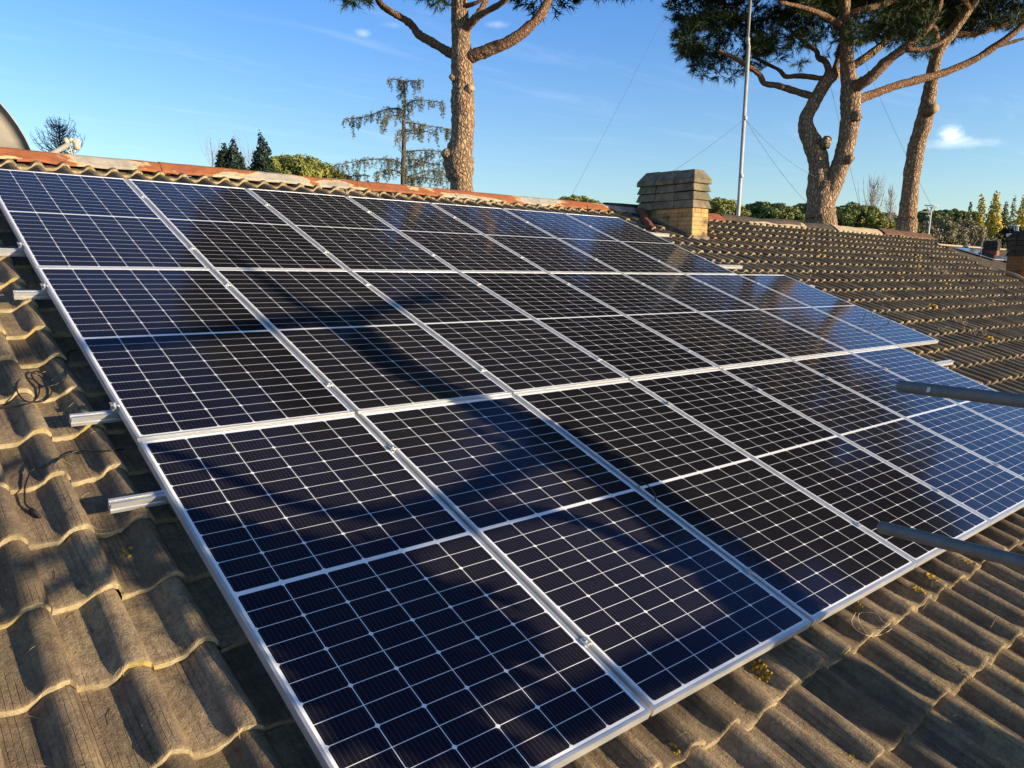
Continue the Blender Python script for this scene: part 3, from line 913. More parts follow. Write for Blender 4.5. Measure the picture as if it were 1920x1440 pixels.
# ------------------------------------------------------------------ scaffold tubes
M_tube = mat_mottled("dark_scaffold_steel", (.12, .12, .115), (.18, .17, .15), 30, .5, .002, .5, extra=(.17, .15, .13))
for nm, (pa, pb, ta, tb, lab) in {"a": ((1686, 724), (1925, 753), 2.3, 2.16, "upper dark steel scaffold tube, spotted with white, poking in above the array"),
                                  "b": ((1650, 988), (1925, 1056), 2.25, 2.10, "lower dark steel scaffold tube poking in across the array's front edge")}.items():
    A_ = CAMW + ray_w(*pa) * ta; B_ = CAMW + ray_w(*pb) * tb
    d = (B_ - A_) / np.linalg.norm(B_ - A_)
    root = empty("scaffold_tube", A_, lab, "scaffold tube", "scaffold tubes at the right")
    IT = Matrix.Translation(-Vector(A_))
    R_, r_ = .0160, .0132
    t_ = MB()
    E_ = A_ + d * 3.2
    ring = lambda P, r: None
    ref = np.array([0, 0, 1.]); u_ = np.cross(d, ref); u_ /= np.linalg.norm(u_); v_ = np.cross(d, u_)
    ns = 20; an = np.arange(ns) / ns * 2 * math.pi
    circ = lambda P, r: P + r * (np.cos(an)[:, None] * u_ + np.sin(an)[:, None] * v_)
    rings = [circ(E_, R_), circ(A_ + d * .003, R_), circ(A_, R_ - .001), circ(A_, r_), circ(A_ + d * .6, r_)]
    F = [(i * ns + k, i * ns + (k + 1) % ns, (i + 1) * ns + (k + 1) % ns, (i + 1) * ns + k) for i in range(4) for k in range(ns)]
    t_.add(np.concatenate(rings), F)
    t_.build("tube", M_tube, root, True, IT)
    if nm == "a":
        sp = MB()
        sp.box((-.004, -.0015, -.005), (.004, .0015, .005))
        side = RM3.T @ np.zeros(3)
        for (qx, qy, s) in ((1750, 731, 1.0), (1783, 743, .6), (1726, 733, .6)):
            q = ray_w(qx, qy); tt = np.dot(A_ - CAMW, q) * .995
            # nearest point of the tube surface towards the camera
            c_ = CAMW + q * np.dot(A_ + d * np.dot(CAMW + q * tt - A_, d) - CAMW, q)
            ax = A_ + d * np.dot(c_ - A_, d); nrm = c_ - ax; nrm /= np.linalg.norm(nrm); nrm = -q - d * np.dot(-q, d) + .0 * nrm; nrm /= np.linalg.norm(nrm)
            s_ = MB(); o1 = ax + nrm * (R_ + .0006); t1 = d * .005 * s; t2 = np.cross(nrm, d) * .007 * s
            s_.add([o1 - t1 - t2, o1 + t1 - t2 * .8, o1 + t1 * .9 + t2, o1 - t1 * .7 + t2 * .9], [(0, 1, 2, 3)])
            s_.build("paint_spot", new_mat("paint_spot", (.6, .6, .6) if s == 1 else (.25, .17, .15), .7)[0], root, False, IT)

# ------------------------------------------------------------------ foliage generators
def tufts(blobs, seed, n_t, n_n=14, L=.17, wd=.011, up=.5, shell=.55, droop=0.):
    """needle tufts in ellipsoid blobs: (centre, rx, ry, rz); returns verts, tris"""
    r = np.random.default_rng(seed)
    C, N = [], []
    for (c, rx, ry, rz) in blobs:
        n = max(3, int(n_t * (rx * ry * rz) ** (2 / 3.) / .35))
        d = r.normal(size=(n, 3)); d /= np.linalg.norm(d, axis=1)[:, None]
        q = (shell + (1 - shell) * r.random(n)) ** .6 * (1 + r.normal(0, .07, n))
        p = np.asarray(c) + d * q[:, None] * np.array([rx, ry, rz])
        C.append(p); N.append(d)
    C = np.concatenate(C); N = np.concatenate(N)
    dirs = N + np.array([0, 0, up]) + r.normal(0, .35, N.shape); dirs /= np.linalg.norm(dirs, axis=1)[:, None]
    n = len(C)
    nd = dirs[:, None, :] + r.normal(0, .55, (n, n_n, 3)); nd[..., 2] -= droop; nd /= np.linalg.norm(nd, axis=2)[..., None]
    ln = L * (.6 + .6 * r.random((n, n_n, 1)))
    base = C[:, None, :] + dirs[:, None, :] * r.uniform(-.4, .5, (n, n_n, 1)) * L
    tip = base + nd * ln
    sd = np.cross(nd, r.normal(size=nd.shape)); sd /= np.linalg.norm(sd, axis=2)[..., None] + 1e-9
    a = base - sd * wd; b_ = base + sd * wd
    V = np.stack([a, b_, tip], 2).reshape(-1, 3)
    return V, np.arange(len(V)).reshape(-1, 3)


def tufts2(bl, n, seed, L, up, near_first=False):
    near, far = (bl[:n], bl[n:]) if near_first else (bl[n:], bl[:n])
    V1, F1 = tufts(near, seed, 150, 20, L * .95, .0075, up, .3)
    V2, F2 = tufts(far, seed + 500, 80, 15, L * 1.1, .013, up)
    return np.concatenate([V1, V2]), np.concatenate([F1, F2 + len(V1)])


def leaves(blobs, seed, n_l, size, flat=.0, shell=.35, asp=1.5):
    r = np.random.default_rng(seed)
    C = []; N = []
    for (c, rx, ry, rz) in blobs:
        n = max(6, int(4.6 * n_l * (rx * ry * rz) ** (2 / 3.)))
        d = r.normal(size=(n, 3)); d /= np.linalg.norm(d, axis=1)[:, None]
        q = (shell + (1 - shell) * r.random(n)) ** .5 * (1 + r.normal(0, .08, n))
        C.append(np.asarray(c) + d * q[:, None] * np.array([rx, ry, rz])); N.append(d)
    C = np.concatenate(C); N = np.concatenate(N)
    nn = N + r.normal(0, .55, N.shape); nn /= np.linalg.norm(nn, axis=1)[:, None]
    t = np.cross(nn, r.normal(size=nn.shape)); t /= np.linalg.norm(t, axis=1)[:, None]
    b_ = np.cross(nn, t)
    s = .50 * size * (.6 + .8 * r.random((len(C), 1)))
    V = np.stack([C - t * s * asp, C - b_ * s, C + t * s * asp, C + b_ * s], 1).reshape(-1, 3)
    return V, np.arange(len(V)).reshape(-1, 4)


def path_px(pts, d, dd=None):
    """picture points at distance d (+ per-point depth offsets)"""
    dd = dd if dd is not None else [0] * len(pts)
    return np.array([at(p[0], p[1], d + e) for p, e in zip(pts, dd)])


def wr(pxw, d):
    """picture width to a radius at distance d"""
    return pxw / 2 / FPX * d


def tree(name, label, cat, base, group=None):
    return empty(name, base, label, cat, group)


def tpart(root, o):
    o.parent = root; o.matrix_local = Matrix.Translation(-Vector(root.location)); return o


def lumpy(P, R, seed, amt=.05):
    r = np.random.default_rng(seed)
    return R * (1 + np.convolve(r.normal(0, amt, len(R) + 4), [.2, .3, .3, .2], 'same')[2:-2])


def limb(mb_, pts, w0, w1, d, seed, dd=None, sides=10, mi=0, n=6):
    P = spline(path_px(pts, d, dd), n)
    R = lumpy(P, np.linspace(wr(w0, d), wr(w1, d), len(P)), seed, .10)
    mb_.tube(P, R, sides, mi, .065, True, seed)
    return P


# ------------------------------------------------------------------ tall umbrella pines
# -- left pine
d = 18.
bs_ = at(865, 355, d); bs_[2] = GZ
pine1 = tree("umbrella_pine", "tall single pine trunk left of the chimney, with a long bare limb to each side", "pine tree", bs_, "tall umbrella pines behind the ridge")
tk = MB()
tp = [at(866, 1000, d) * 0 + bs_, bs_ + np.array([0, 0, 2.6]), at(867, 440, d), at(866, 355, d), at(862, 325, d), at(860, 295, d), at(866, 262, d), at(868, 220, d), at(867, 185, d), at(868, 160, d), at(866, 130, d), at(865, 100, d), at(864, 60, d), at(862, 20, d), at(861, -30, d), at(866, -120, d), at(858, -230, d), at(862, -380, d)]
tw = [62, 52, 46, 42, 49, 54, 42, 40, 42, 38, 38, 37, 32, 30, 29, 24, 18, 9]
P = spline(tp, 7); R = np.interp(np.linspace(0, 1, len(P)), np.linspace(0, 1, len(tw)), [wr(x, d) for x in tw])
tk.tube(P, lumpy(P, R, 1, .07), 26, 0, .038, True, 1)
limb(tk, [(872, 108), (892, 103), (920, 92), (955, 78), (990, 52), (1013, 28), (1026, 5), (1036, -25), (1042, -80), (1060, -160)], 24, 11, d, 2, [0, -.1, -.2, -.3, -.3, -.3, -.2, 0, .3, .6], 14, 1)
limb(tk, [(860, 108), (846, 101), (825, 88), (800, 74), (785, 64), (770, 45), (752, 33), (733, 22), (716, 10), (704, -8), (680, -50), (640, -110)], 17, 9, d, 3, [0, .1, .2, .3, .4, .5, .5, .5, .6, .7, .9, 1.1], 12, 1)
limb(tk, [(868, 62), (880, 48), (895, 32), (918, 18), (950, -2), (1000, -60)], 15, 8, d, 4, [0, -.2, -.4, -.6, -.9, -1.3], 10, 1)
limb(tk, [(884, 40), (897, 26), (908, 6), (922, -30), (935, -120)], 13, 8, d, 5, [-.3, -.2, 0, .3, .8], 10, 1)
limb(tk, [(866, 12), (885, 8), (905, -2), (950, -40)], 9, 5, d, 6, [0, -.2, -.3, -.5], 8, 1)
for (a, b_, w0, cc) in (((846, 300), (832, 284), 17, 2), ((876, 172), (884, 163), 15, 2), ((852, 150), (845, 143), 9, 2)):
    A_, B_ = at(*a, d - .1), at(*b_, d - .22)
    tk.tube([A_, (A_ + B_) / 2, B_], [wr(w0, d) * 1.15, wr(w0, d), wr(w0, d)], 12, 0, .04, True, 8, 2)
tpart(pine1, tk.build("trunk", [M_bark, M_limb, M_cut], None, True))


def crown_blobs(cx, cy, cz, R_, H, n, seed, flatbase=True, r0=(.7, 1.15)):
    """blobs of an umbrella crown: a domed slab with a ragged flat underside"""
    r = np.random.default_rng(seed); out = []
    for i in range(n):
        a = r.random() * 2 * math.pi; q = math.sqrt(r.random()) * R_
        top = H * (1 - (q / R_) ** 2) ** .55
        z = r.random() ** .7 * max(top, .5)
        s = r.uniform(*r0)
        out.append((np.array([cx + math.cos(a) * q, cy + math.sin(a) * q, cz + z]), s, s, s * .7))
    return out


def px_blobs(lst, d, seed, off=0.):
    """blobs at picture positions: (px, py, r_px)"""
    r = np.random.default_rng(seed); out = []
    for (px, py, rp_) in lst:
        c = at(px, py, d + off + r.normal(0, .7)); s = rp_ / FPX * d
        out.append((c, s, s, s * .75))
    return out


cc = at(866, -330, d)
bl = crown_blobs(cc[0] + .1, cc[1], CAMW[2] + 7.4, 4.3, 4.9, 95, 31, r0=(.75, 1.2))
nfar = len(bl)
bl += px_blobs([(640, -18, 26), (668, -8, 22), (690, -22, 26), (620, -35, 26), (800, -10, 20), (825, -2, 18), (838, 6, 12), (815, -30, 26), (655, 0, 13), (690, 0, 10), (760, -50, 40), (720, -70, 50), (900, -70, 40), (960, -90, 50), (1030, -120, 60), (600, -60, 40)], d, 32)
V, F = tufts2(bl, nfar, 33, .21, .35)
tpart(pine1, mesh_np("crown", V, F, M_needle))

# -- forked pine
d = 22.5
bs_ = at(1541, 420, d); bs_[2] = GZ
pine2 = tree("umbrella_pine", "forked pine with two stems, the left one bent like an elbow, behind the mast", "pine tree", bs_, "tall umbrella pines behind the ridge")
tk = MB()
q3 = lambda x, y: (1160 + x / 2.526, y / 2.526)
P = spline([bs_, bs_ + np.array([0, 0, 2.5]), at(*q3(955, 1120), d), at(*q3(955, 1020), d), at(*q3(962, 930), d), at(*q3(985, 860), d)], 7)
R = np.interp(np.linspace(0, 1, len(P)), [0, .4, .6, .8, 1], [wr(x, d) for x in (60, 52, 48, 42, 34)])
tk.tube(P, lumpy(P, R, 41), 26, 0, .038, True, 2)
P = spline([at(*q3(955, 1020), d), at(*q3(990, 930), d), at(*q3(1030, 830), d), at(*q3(1060, 750), d), at(*q3(1082, 660), d), at(*q3(1096, 560), d), at(*q3(1098, 480), d), at(*q3(1092, 400), d), at(*q3(1082, 300), d), at(*q3(1080, 200), d), at(*q3(1074, 100), d), at(*q3(1070, 0), d), at(*q3(1075, -150), d), at(*q3(1090, -350), d), at(*q3(1080, -550), d)], 6)
R = np.interp(np.linspace(0, 1, len(P)), np.linspace(0, 1, 15), [wr(x, d) for x in (34, 32, 30, 29, 29, 30, 33, 26, 22, 21, 19, 18, 16, 12, 6)])
tk.tube(P, lumpy(P, R, 42), 24, 0, .036, True, 3)
P = spline([at(*q3(945, 1000), d), at(*q3(945, 880), d), at(*q3(948, 780), d), at(*q3(925, 690), d), at(*q3(892, 620), d), at(*q3(888, 560), d), at(*q3(915, 505), d), at(*q3(950, 440), d), at(*q3(985, 385), d), at(*q3(1040, 345), d + .4), at(*q3(1120, 305), d + .8), at(*q3(1200, 250), d + 1), at(*q3(1265, 195), d + 1.2), at(*q3(1330, 120), d + 1.4)], 6)
R = np.interp(np.linspace(0, 1, len(P)), np.linspace(0, 1, 14), [wr(x, d) for x in (38, 36, 33, 34, 28, 23, 22, 22, 21, 16, 14, 13, 11, 8)])
tk.tube(P, lumpy(P, R, 43), 22, 0, .036, True, 4)
L2 = lambda pts, w0, w1, s, dd=None: limb(tk, [q3(*p) for p in pts], w0, w1, d, s, dd, 11, 1)
L2([(1105, 420), (1140, 400), (1200, 360), (1270, 290), (1350, 230), (1420, 180), (1480, 110), (1520, 20), (1540, -90), (1590, -200)], 21, 5, 44, [0, -.2, -.3, -.3, -.3, -.2, -.1, 0, .2, .4])
L2([(1125, 470), (1180, 455), (1300, 410), (1450, 370), (1540, 345), (1680, 285), (1760, 235), (1860, 165), (1935, 100), (2040, 20)], 15, 10, 45, [0, .4, .8, 1.4, 1.8, 2.2, 2.4, 2.6, 2.8, 3.0])
L2([(940, 462), (915, 455), (830, 430), (750, 405), (692, 395), (665, 352), (610, 312), (540, 270), (470, 240)], 13, 6, 46, [0, 0, 0, -.2, -.3, -.4, -.6, -.8, -1])
L2([(985, 378), (960, 372), (860, 360), (792, 362), (760, 332), (690, 296), (640, 270)], 10, 5, 47, [0, .1, .3, .5, .6, .8, 1])
L2([(985, 368), (992, 325), (975, 288), (945, 272), (935, 240), (880, 200), (820, 150)], 12, 6, 48, [0, .1, .2, .4, .5, .6, .8])
L2([(1015, 360), (1035, 290), (1050, 220), (1075, 120)], 11, 7, 49, [.2, .3, .5, .9])
L2([(1060, 130), (1000, 90), (930, 55), (850, 30), (760, 10)], 13, 6, 50, [0, -.5, -.9, -1.2, -1.6])
L2([(1360, 235), (1430, 235), (1500, 215), (1560, 180)], 9, 5, 51, [-.8, -.7, -.6, -.4])
L2([(1255, 205), (1245, 175), (1200, 165)], 8, 4, 52, [1.2, 1.3, 1.5])
L2([(1090, 60), (1180, 40), (1290, 10), (1380, -40)], 11, 6, 53, [0, .5, .9, 1.2])
L2([(1780, 220), (1860, 200), (1960, 170)], 7, 4, 54, [2.4, 2.6, 2.8])
for (a, b_, w0) in ((q3(975, 690), q3(990, 655), 17), (q3(1120, 545), q3(1135, 560), 15), (q3(1085, 760), q3(1102, 745), 14)):
    A_, B_ = at(*a, d - .15), at(*b_, d - .3)
    tk.tube([A_, (A_ + B_) / 2, B_], [wr(w0, d) * 1.1, wr(w0, d), wr(w0, d) * .9], 12, 0, .05, True, 8, 0)
tpart(pine2, tk.build("trunk", [M_bark, M_limb, M_cut], None, True))
lst = []
rb_ = np.random.default_rng(61)
# visible underside of the crown, traced in the photograph's picture units
band = [(330, 90, 210), (310, 200, 300), (400, 60, 330), (480, 20, 350), (560, 10, 350), (640, 0, 300), (720, 0, 290), (800, 0, 270), (880, 0, 225), (960, 0, 215), (1040, 0, 200), (1130, 0, 205), (1220, 0, 200), (1300, 0, 225), (1380, 0, 200), (1450, 20, 215)]
for (x, ya, yb_) in band:
    for k in range((6 if yb_ - ya > 150 else 3) if x < 900 else 5):
        px, py = q3(x + rb_.normal(0, 26), rb_.uniform(ya, yb_ - 14))
        lst.append((px, py, rb_.uniform(13, 21)))
for (x, y) in ((300, 140), (320, 250), (290, 250), (350, 320), (400, 350), (470, 355), (540, 360), (430, 20), (390, 100), (690, 320), (820, 230), (860, 290), (760, 270), (1120, 205), (1170, 195), (1400, 250), (1460, 240), (1010, 270)):
    lst.append((*q3(x, y), 11))
bl = px_blobs(lst, d, 62, .55); nfar = len(bl)
c2_ = at(*q3(960, 100), d)
bl += crown_blobs(c2_[0], c2_[1], CAMW[2] + 7.8, 5.4, 4.6, 105, 63, r0=(.8, 1.3))
V, F = tufts2(bl, nfar, 64, .22, .25, True)
tpart(pine2, mesh_np("crown", V, F, M_needle))

# -- right pine
d = 26.
bs_ = at(1700, 430, d); bs_[2] = GZ
pine3 = tree("umbrella_pine", "slanting reddish pine trunk at the right with a sawn off stub, fork high up", "pine tree", bs_, "tall umbrella pines behind the ridge")
tk = MB()
P = spline([bs_ + np.array([-.3, 0, 0]), bs_ + np.array([-.15, 0, 2.5]), at(*q3(1360, 1110), d), at(*q3(1366, 1040), d), at(*q3(1376, 950), d), at(*q3(1390, 820), d), at(*q3(1412, 690), d), at(*q3(1440, 600), d), at(*q3(1462, 500), d), at(*q3(1480, 390), d), at(*q3(1498, 290), d), at(*q3(1516, 235), d), at(*q3(1580, 150), d), at(*q3(1640, 65), d), at(*q3(1690, -10), d), at(*q3(1760, -140), d), at(*q3(1800, -300), d)], 6)
R = np.interp(np.linspace(0, 1, len(P)), np.linspace(0, 1, 17), [wr(x * .87, d) for x in (46, 42, 38, 33, 30, 29, 29, 30, 27, 23, 21, 22, 18, 17, 16, 12, 7)])
tk.tube(P, lumpy(P, R, 71), 24, 0, .036, True, 5)
L3 = lambda pts, w0, w1, s, dd=None: limb(tk, [q3(*p) for p in pts], w0, w1, d, s, dd, 11, 1)
L3([(1508, 245), (1503, 190), (1495, 140), (1465, 95), (1435, 50), (1410, 5), (1390, -50)], 11, 9, 72, [0, -.2, -.4, -.6, -.8, -1, -1.2])
L3([(1540, 200), (1590, 165), (1680, 160), (1760, 140), (1850, 110), (1960, 80)], 12, 6, 73, [0, .4, .8, 1.2, 1.6, 2])
L3([(1560, 175), (1600, 120), (1640, 60), (1650, 0)], 9, 6, 74, [0, .5, .9, 1.3])
L3([(1660, 40), (1640, 10), (1610, -20)], 9, 6, 75, [0, -.4, -.8])
A_, B_ = at(*q3(1470, 525), d - .2), at(*q3(1497, 512), d - .45)
tk.tube([A_, (A_ + B_) / 2, B_], [wr(19, d), wr(16, d), wr(15, d)], 14, 0, .03, True, 8, 2)
tpart(pine3, tk.build("trunk", [M_bark, M_limb, M_cut], None, True))
lst = []
for (x, ya, yb_) in [(1400, -40, 120), (1480, 0, 170), (1560, 0, 170), (1620, 0, 160), (1680, 0, 185), (1740, 0, 170), (1800, 0, 160), (1860, 0, 140), (1920, 0, 120), (1980, 0, 130)]:
    for k in range(4):
        px, py = q3(x + rb_.normal(0, 26), rb_.uniform(ya, yb_ - 20))
        lst.append((px, py, rb_.uniform(10, 16)))
bl = px_blobs(lst, d, 65, 1.8); nfar = len(bl)
c3_ = at(*q3(1840, 100), d)
bl += crown_blobs(c3_[0], c3_[1], CAMW[2] + 8.2, 5.6, 4.4, 100, 66, r0=(.8, 1.3))
V, F = tufts2(bl, nfar, 67, .24, .3, True)
tpart(pine3, mesh_np("crown", V, F, M_needle))

# ------------------------------------------------------------------ mast with guy wires
d = 20.5
mb0 = at(1384, 404, d); mtop = at(1409, 0, d); mdir = (mtop - mb0) / np.linalg.norm(mtop - mb0)
mbase = mb0 + mdir * (GZ - mb0[2]) / mdir[2]
mast = empty("antenna_mast", mbase, "thin silver pole mast rising in front of the forked pine, held by guy wires", "mast")
M_steel = mat_mottled("galvanised_steel", (.42, .42, .41), (.56, .55, .52), 3, .45, .001, .5)
ms = MB()
L1 = mb0 + mdir * 4.0; L2_ = mb0 + mdir * 5.1; top = mb0 + mdir * 9.5
ms.tube([mbase, L1], wr(6.6, d), 12); ms.tube([L1, at(1402, 75, d)], wr(5.6, d), 12); ms.tube([at(1402, 75, d), top], wr(4.6, d), 12)
for q in ((1397, 222), (1402, 75), (1390, 330)):
    c = at(*q, d); ms.tube([c - mdir * .05, c + mdir * .05], wr(7.4, d), 12)
o = ms.build("pole", M_steel, None, True); tpart(mast, o)
M_wire = new_mat("guy_wire_steel", (.10, .11, .12), .5)[0]


def guy(a, b_, sag=.1, r=.0042):
    P = np.array([a + (b_ - a) * t - np.array([0, 0, sag * 4 * t * (1 - t)]) for t in np.linspace(0, 1, 14)])
    w_ = MB(); w_.tube(P, r, 5); tpart(mast, w_.build("guy_wire", M_wire, None, True))


hub = at(1396.5, 222, d)
guy(hub, at(1255, 325, 16.5), .05); guy(hub, at(1530, 332, 22.0), .15); guy(hub, at(1528, 395, 24), .15)
guy(top, at(1070, 370, 14), .25, .0026); guy(top, at(1612, 388, 26), .1, .005); guy(top, at(1750, 392, 33), .5, .005)
tw_ = MB()

# ------------------------------------------------------------------ satellite dish at the left
d = 9.4
dc = at(-104, 280, d)
dish = empty("satellite_dish", dc + np.array([0, .2, -1.2]), "big grey satellite dish cut by the left edge, feed arm reaching right behind the ridge", "satellite dish")
M_dish = mat_mottled("grey_dish", (.34, .31, .26), (.28, .26, .22), 2.2, .6, .001, .4, extra=(.40, .36, .29))
M_cream = mat_mottled("cream_plastic", (.66, .56, .40), (.58, .49, .34), 8, .5, .001, .4)
nrm = Vector((.60, .62, .50)).normalized()
rotq = nrm.to_track_quat('Z', 'Y').to_matrix()
db = MB(); V = []; F = []
nr_, na = 10, 48; RD = .86
for side, off in ((0, 0), (1, -.012)):
    for i in range(nr_ + 1):
        rr_ = RD * i / nr_
        for k in range(na):
            t = 2 * math.pi * k / na
            p = rotq @ Vector((math.cos(t) * rr_, math.sin(t) * rr_ * 1.06, .30 * (rr_ / RD) ** 2 - .30 + off)); V.append(np.array(p) + dc)
    o_ = side * (nr_ + 1) * na
    for i in range(nr_):
        for k in range(na):
            q = (o_ + i * na + k, o_ + i * na + (k + 1) % na, o_ + (i + 1) * na + (k + 1) % na, o_ + (i + 1) * na + k); F.append(q if side == 0 else q[::-1])
a0, b0 = nr_ * na, (nr_ + 1) * na + nr_ * na
F += [(a0 + k, b0 + k, b0 + (k + 1) % na, a0 + (k + 1) % na) for k in range(na)]
db.add(V, F); tpart(dish, db.build("reflector", M_dish, None, True))
lnb = at(130, 268, d + .3)
ar = MB(); a0 = dc + np.array(rotq @ Vector((0, -.8, -.02)))
ar.tube([at(-10, 340, d), at(100, 287, d + .2), at(128, 271, d + .3)], .028, 8)
tpart(dish, ar.build("feed_arm", M_dish, None, True))
lb = MB()
dr = lambda a, b_, r0_, r1_: lb.tube([at(*a, d + .3), at(*b_, d + .3)], [r0_, r1_], 12)
dr((121, 265), (128, 263), .036, .030); dr((128, 263), (138, 263), .022, .022); dr((138, 263), (141, 266), .03, .03)
lb.tube([at(144, 262, d + .3), at(144, 280, d + .3)], [.036, .036], 12)
tpart(dish, lb.build("converter", M_cream, None, True))
st_ = MB(); st_.tube([at(124, 281, d + .3), at(131, 288, d + .3)], .008, 6); st_.tube([at(138, 288, d + .3), at(142, 280, d + .3)], .008, 6); st_.tube([at(131, 274, d + .3), at(135, 290, d + .3)], .006, 6)
tpart(dish, st_.build("strut", M_cream, None, True))
ps = MB(); ps.tube([dc + np.array([-.1, -.15, -.1]), dc + np.array([-.1, .0, -1.4])], .04, 10)
tpart(dish, ps.build("post", M_steel, None, True))

# ------------------------------------------------------------------ background trees
M_cedar = mat_leaf("cedar_needles", (.17, .18, .11), (.28, .27, .17), .8)
M_cyp = mat_leaf("cypress_foliage", (.012, .026, .012), (.020, .036, .015), 1.5)
M_pine_far = mat_leaf("far_pine_foliage", (.17, .19, .038), (.27, .26, .055), .5)
M_pine_far2 = mat_leaf("far_pine_foliage_dark", (.095, .125, .03), (.18, .20, .048), .5)
M_olive = mat_leaf("grey_olive_foliage", (.18, .165, .085), (.27, .235, .125), .7)
M_yel = mat_leaf("yellow_poplar_leaves", (.58, .42, .04), (.40, .33, .05), .8)
M_ygr = mat_leaf("green_poplar_leaves", (.10, .12, .04), (.2, .18, .06), .8)
M_gbark = mat_bark("grey_bark", (.24, .20, .16), (.15, .125, .10), (.06, .05, .04), (.22, .17, .13), 1.2)
M_pale = M_pale
M_palebark = new_mat("pale_twigs", (.33, .28, .25), .9)[0]
M_darktwig = new_mat("dark_twigs", (.10, .085, .095), .9)[0]

# cedar with drooping boughs, well behind the left pine
d = 50.; cs = d / 34
bs_ = at(757, 345, d); bs_[2] = GZ
ced = tree("cedar", "gaunt conifer with level drooping boughs and flat tilted top, left of the pine trunk", "conifer", bs_)
tk = MB()
P = spline([bs_, at(756, 345, d), at(757, 290, d), at(757, 230, d), at(759, 185, d), at(757, 150, d)], 5)
tk.tube(P, np.interp(np.linspace(0, 1, len(P)), [0, .2, 1], [wr(16, d), wr(9.5, d), wr(3, d)]), 10, 0, .05)
q2 = lambda x, y: (560 + x / 3., y / 3.)
boughs = [[(590, 470), (560, 450), (520, 445), (492, 470)], [(590, 465), (630, 455), (690, 455)], [(600, 500), (580, 520), (570, 560)],
          [(600, 590), (650, 565), (720, 565), (815, 578)], [(600, 640), (560, 610), (480, 620), (400, 650), (330, 665), (262, 668)], [(600, 660), (560, 650), (500, 655), (470, 690)],
          [(600, 690), (660, 695), (740, 710), (810, 720), (862, 735)], [(600, 740), (660, 730), (720, 740), (780, 760)], [(600, 720), (560, 750), (545, 800)],
          [(595, 860), (640, 850), (720, 845), (800, 855), (840, 880)], [(595, 940), (540, 900), (440, 895), (340, 905), (260, 920), (200, 930)], [(595, 960), (650, 930), (700, 890), (780, 860)],
          [(595, 990), (540, 960), (480, 960), (420, 985)], [(595, 1000), (660, 980), (740, 960), (830, 980)], [(595, 1010), (680, 1000), (780, 1010), (850, 1030)], [(400, 990), (330, 985), (250, 1000)], [(600, 900), (660, 900), (750, 920), (830, 930)]]
rc_ = np.random.default_rng(81); fv = []; nb = 0
BL = []
for i, bgh in enumerate(boughs):
    e = rc_.normal(0, .5)
    P = spline(path_px([q2(*p) for p in bgh], d, np.linspace(0, e, len(bgh))), 8)
    L = np.linalg.norm(np.diff(P, axis=0), axis=1).sum()
    tk.tube(P, np.linspace(wr(3.0, d), wr(.9, d), len(P)), 6, 1)
    for k in range(int(L / (.055 * cs))):
        p = P[min(len(P) - 1, int(rc_.uniform(.06, 1) * len(P)))] + rc_.normal(0, .05 * cs, 3)
        hl = (abs(rc_.normal(.13, .20)) + .03) * cs
        if k % 5 == 0: hl += rc_.uniform(.05, .28) * cs
        q = p + np.array([rc_.normal(0, .06), rc_.normal(0, .06), -hl / cs]) * cs
        for s in np.linspace(0, 1, max(2, int(hl / (.06 * cs)))):
            c = p + (q - p) * s; BL.append((c, .045 * cs, .045 * cs, .05 * cs))
        if k % 6 == 0: tk.tube([p, q], wr(.7, d), 4, 1)
tpart(ced, tk.build("trunk", [M_gbark, M_gbark], None, True))
V, F = tufts(BL, 82, 1, 15, .12, .0085, -.1, .2, .3)
tpart(ced, mesh_np("crown", V, F, M_cedar))


def spire(root_name, label, d, spires, seed, mat, group=None, nl=150, size=.09, cat="cypress"):
    """columnar crown of stacked blobs under each spire tip: (px, py_top, halfwidth_px, py_base)"""
    px0 = spires[0][0]; b0 = at(px0, spires[0][3], d); b0[2] = GZ
    root = tree(root_name, label, cat, b0, group)
    r = np.random.default_rng(seed); bl = []; tk = MB()
    for (px, pt, hw, pb, po) in spires:
        b1 = at(px, pt, d); gx = at(px, pb, d); base = gx.copy(); base[2] = GZ
        H = b1[2] - base[2]; hwm = hw / FPX * d; hv = b1[2] - gx[2]
        n = int(26 * H / 6)
        for i in range(n):
            z = base[2] + H * (i + .5) / n
            t = (b1[2] - z) / hv
            ww = (1.2 if cat == 'cypress' else 1.) * hwm * min(1.25, max(.06, t) ** po) * r.uniform(.8, 1.05)
            bl.append((np.array([b1[0] + r.normal(0, ww * .18), b1[1] + r.normal(0, ww * .18), z]), ww, ww, max(.12, H / n * 1.3)))
        tk.tube([base, base + np.array([0, 0, H * .8])], [.16, .04], 8)
    tpart(root, tk.build("trunk", M_gbark, None, True))
    V, F = leaves(bl, seed, nl, size, shell=.55, asp=1.9)
    tpart(root, mesh_np("crown", V, F, mat))
    return root


d = 42
spire("cypress", "broad dark cypress clump with several spires, the left of two", d, [(436, 259, 17, 316, .75), (418, 274, 12, 314, .6), (452, 293, 8, 318, .7), (424, 276, 9, 316, .7), (412, 290, 9, 314, .7)], 91, M_cyp, None, 420, .075)
spire("cypress", "single dark pointed cypress beside the bright green pine crown", d, [(488, 251, 15, 318, .65), (501, 272, 11, 320, .6), (480, 290, 10, 318, .7)], 92, M_cyp, None, 420, .075)


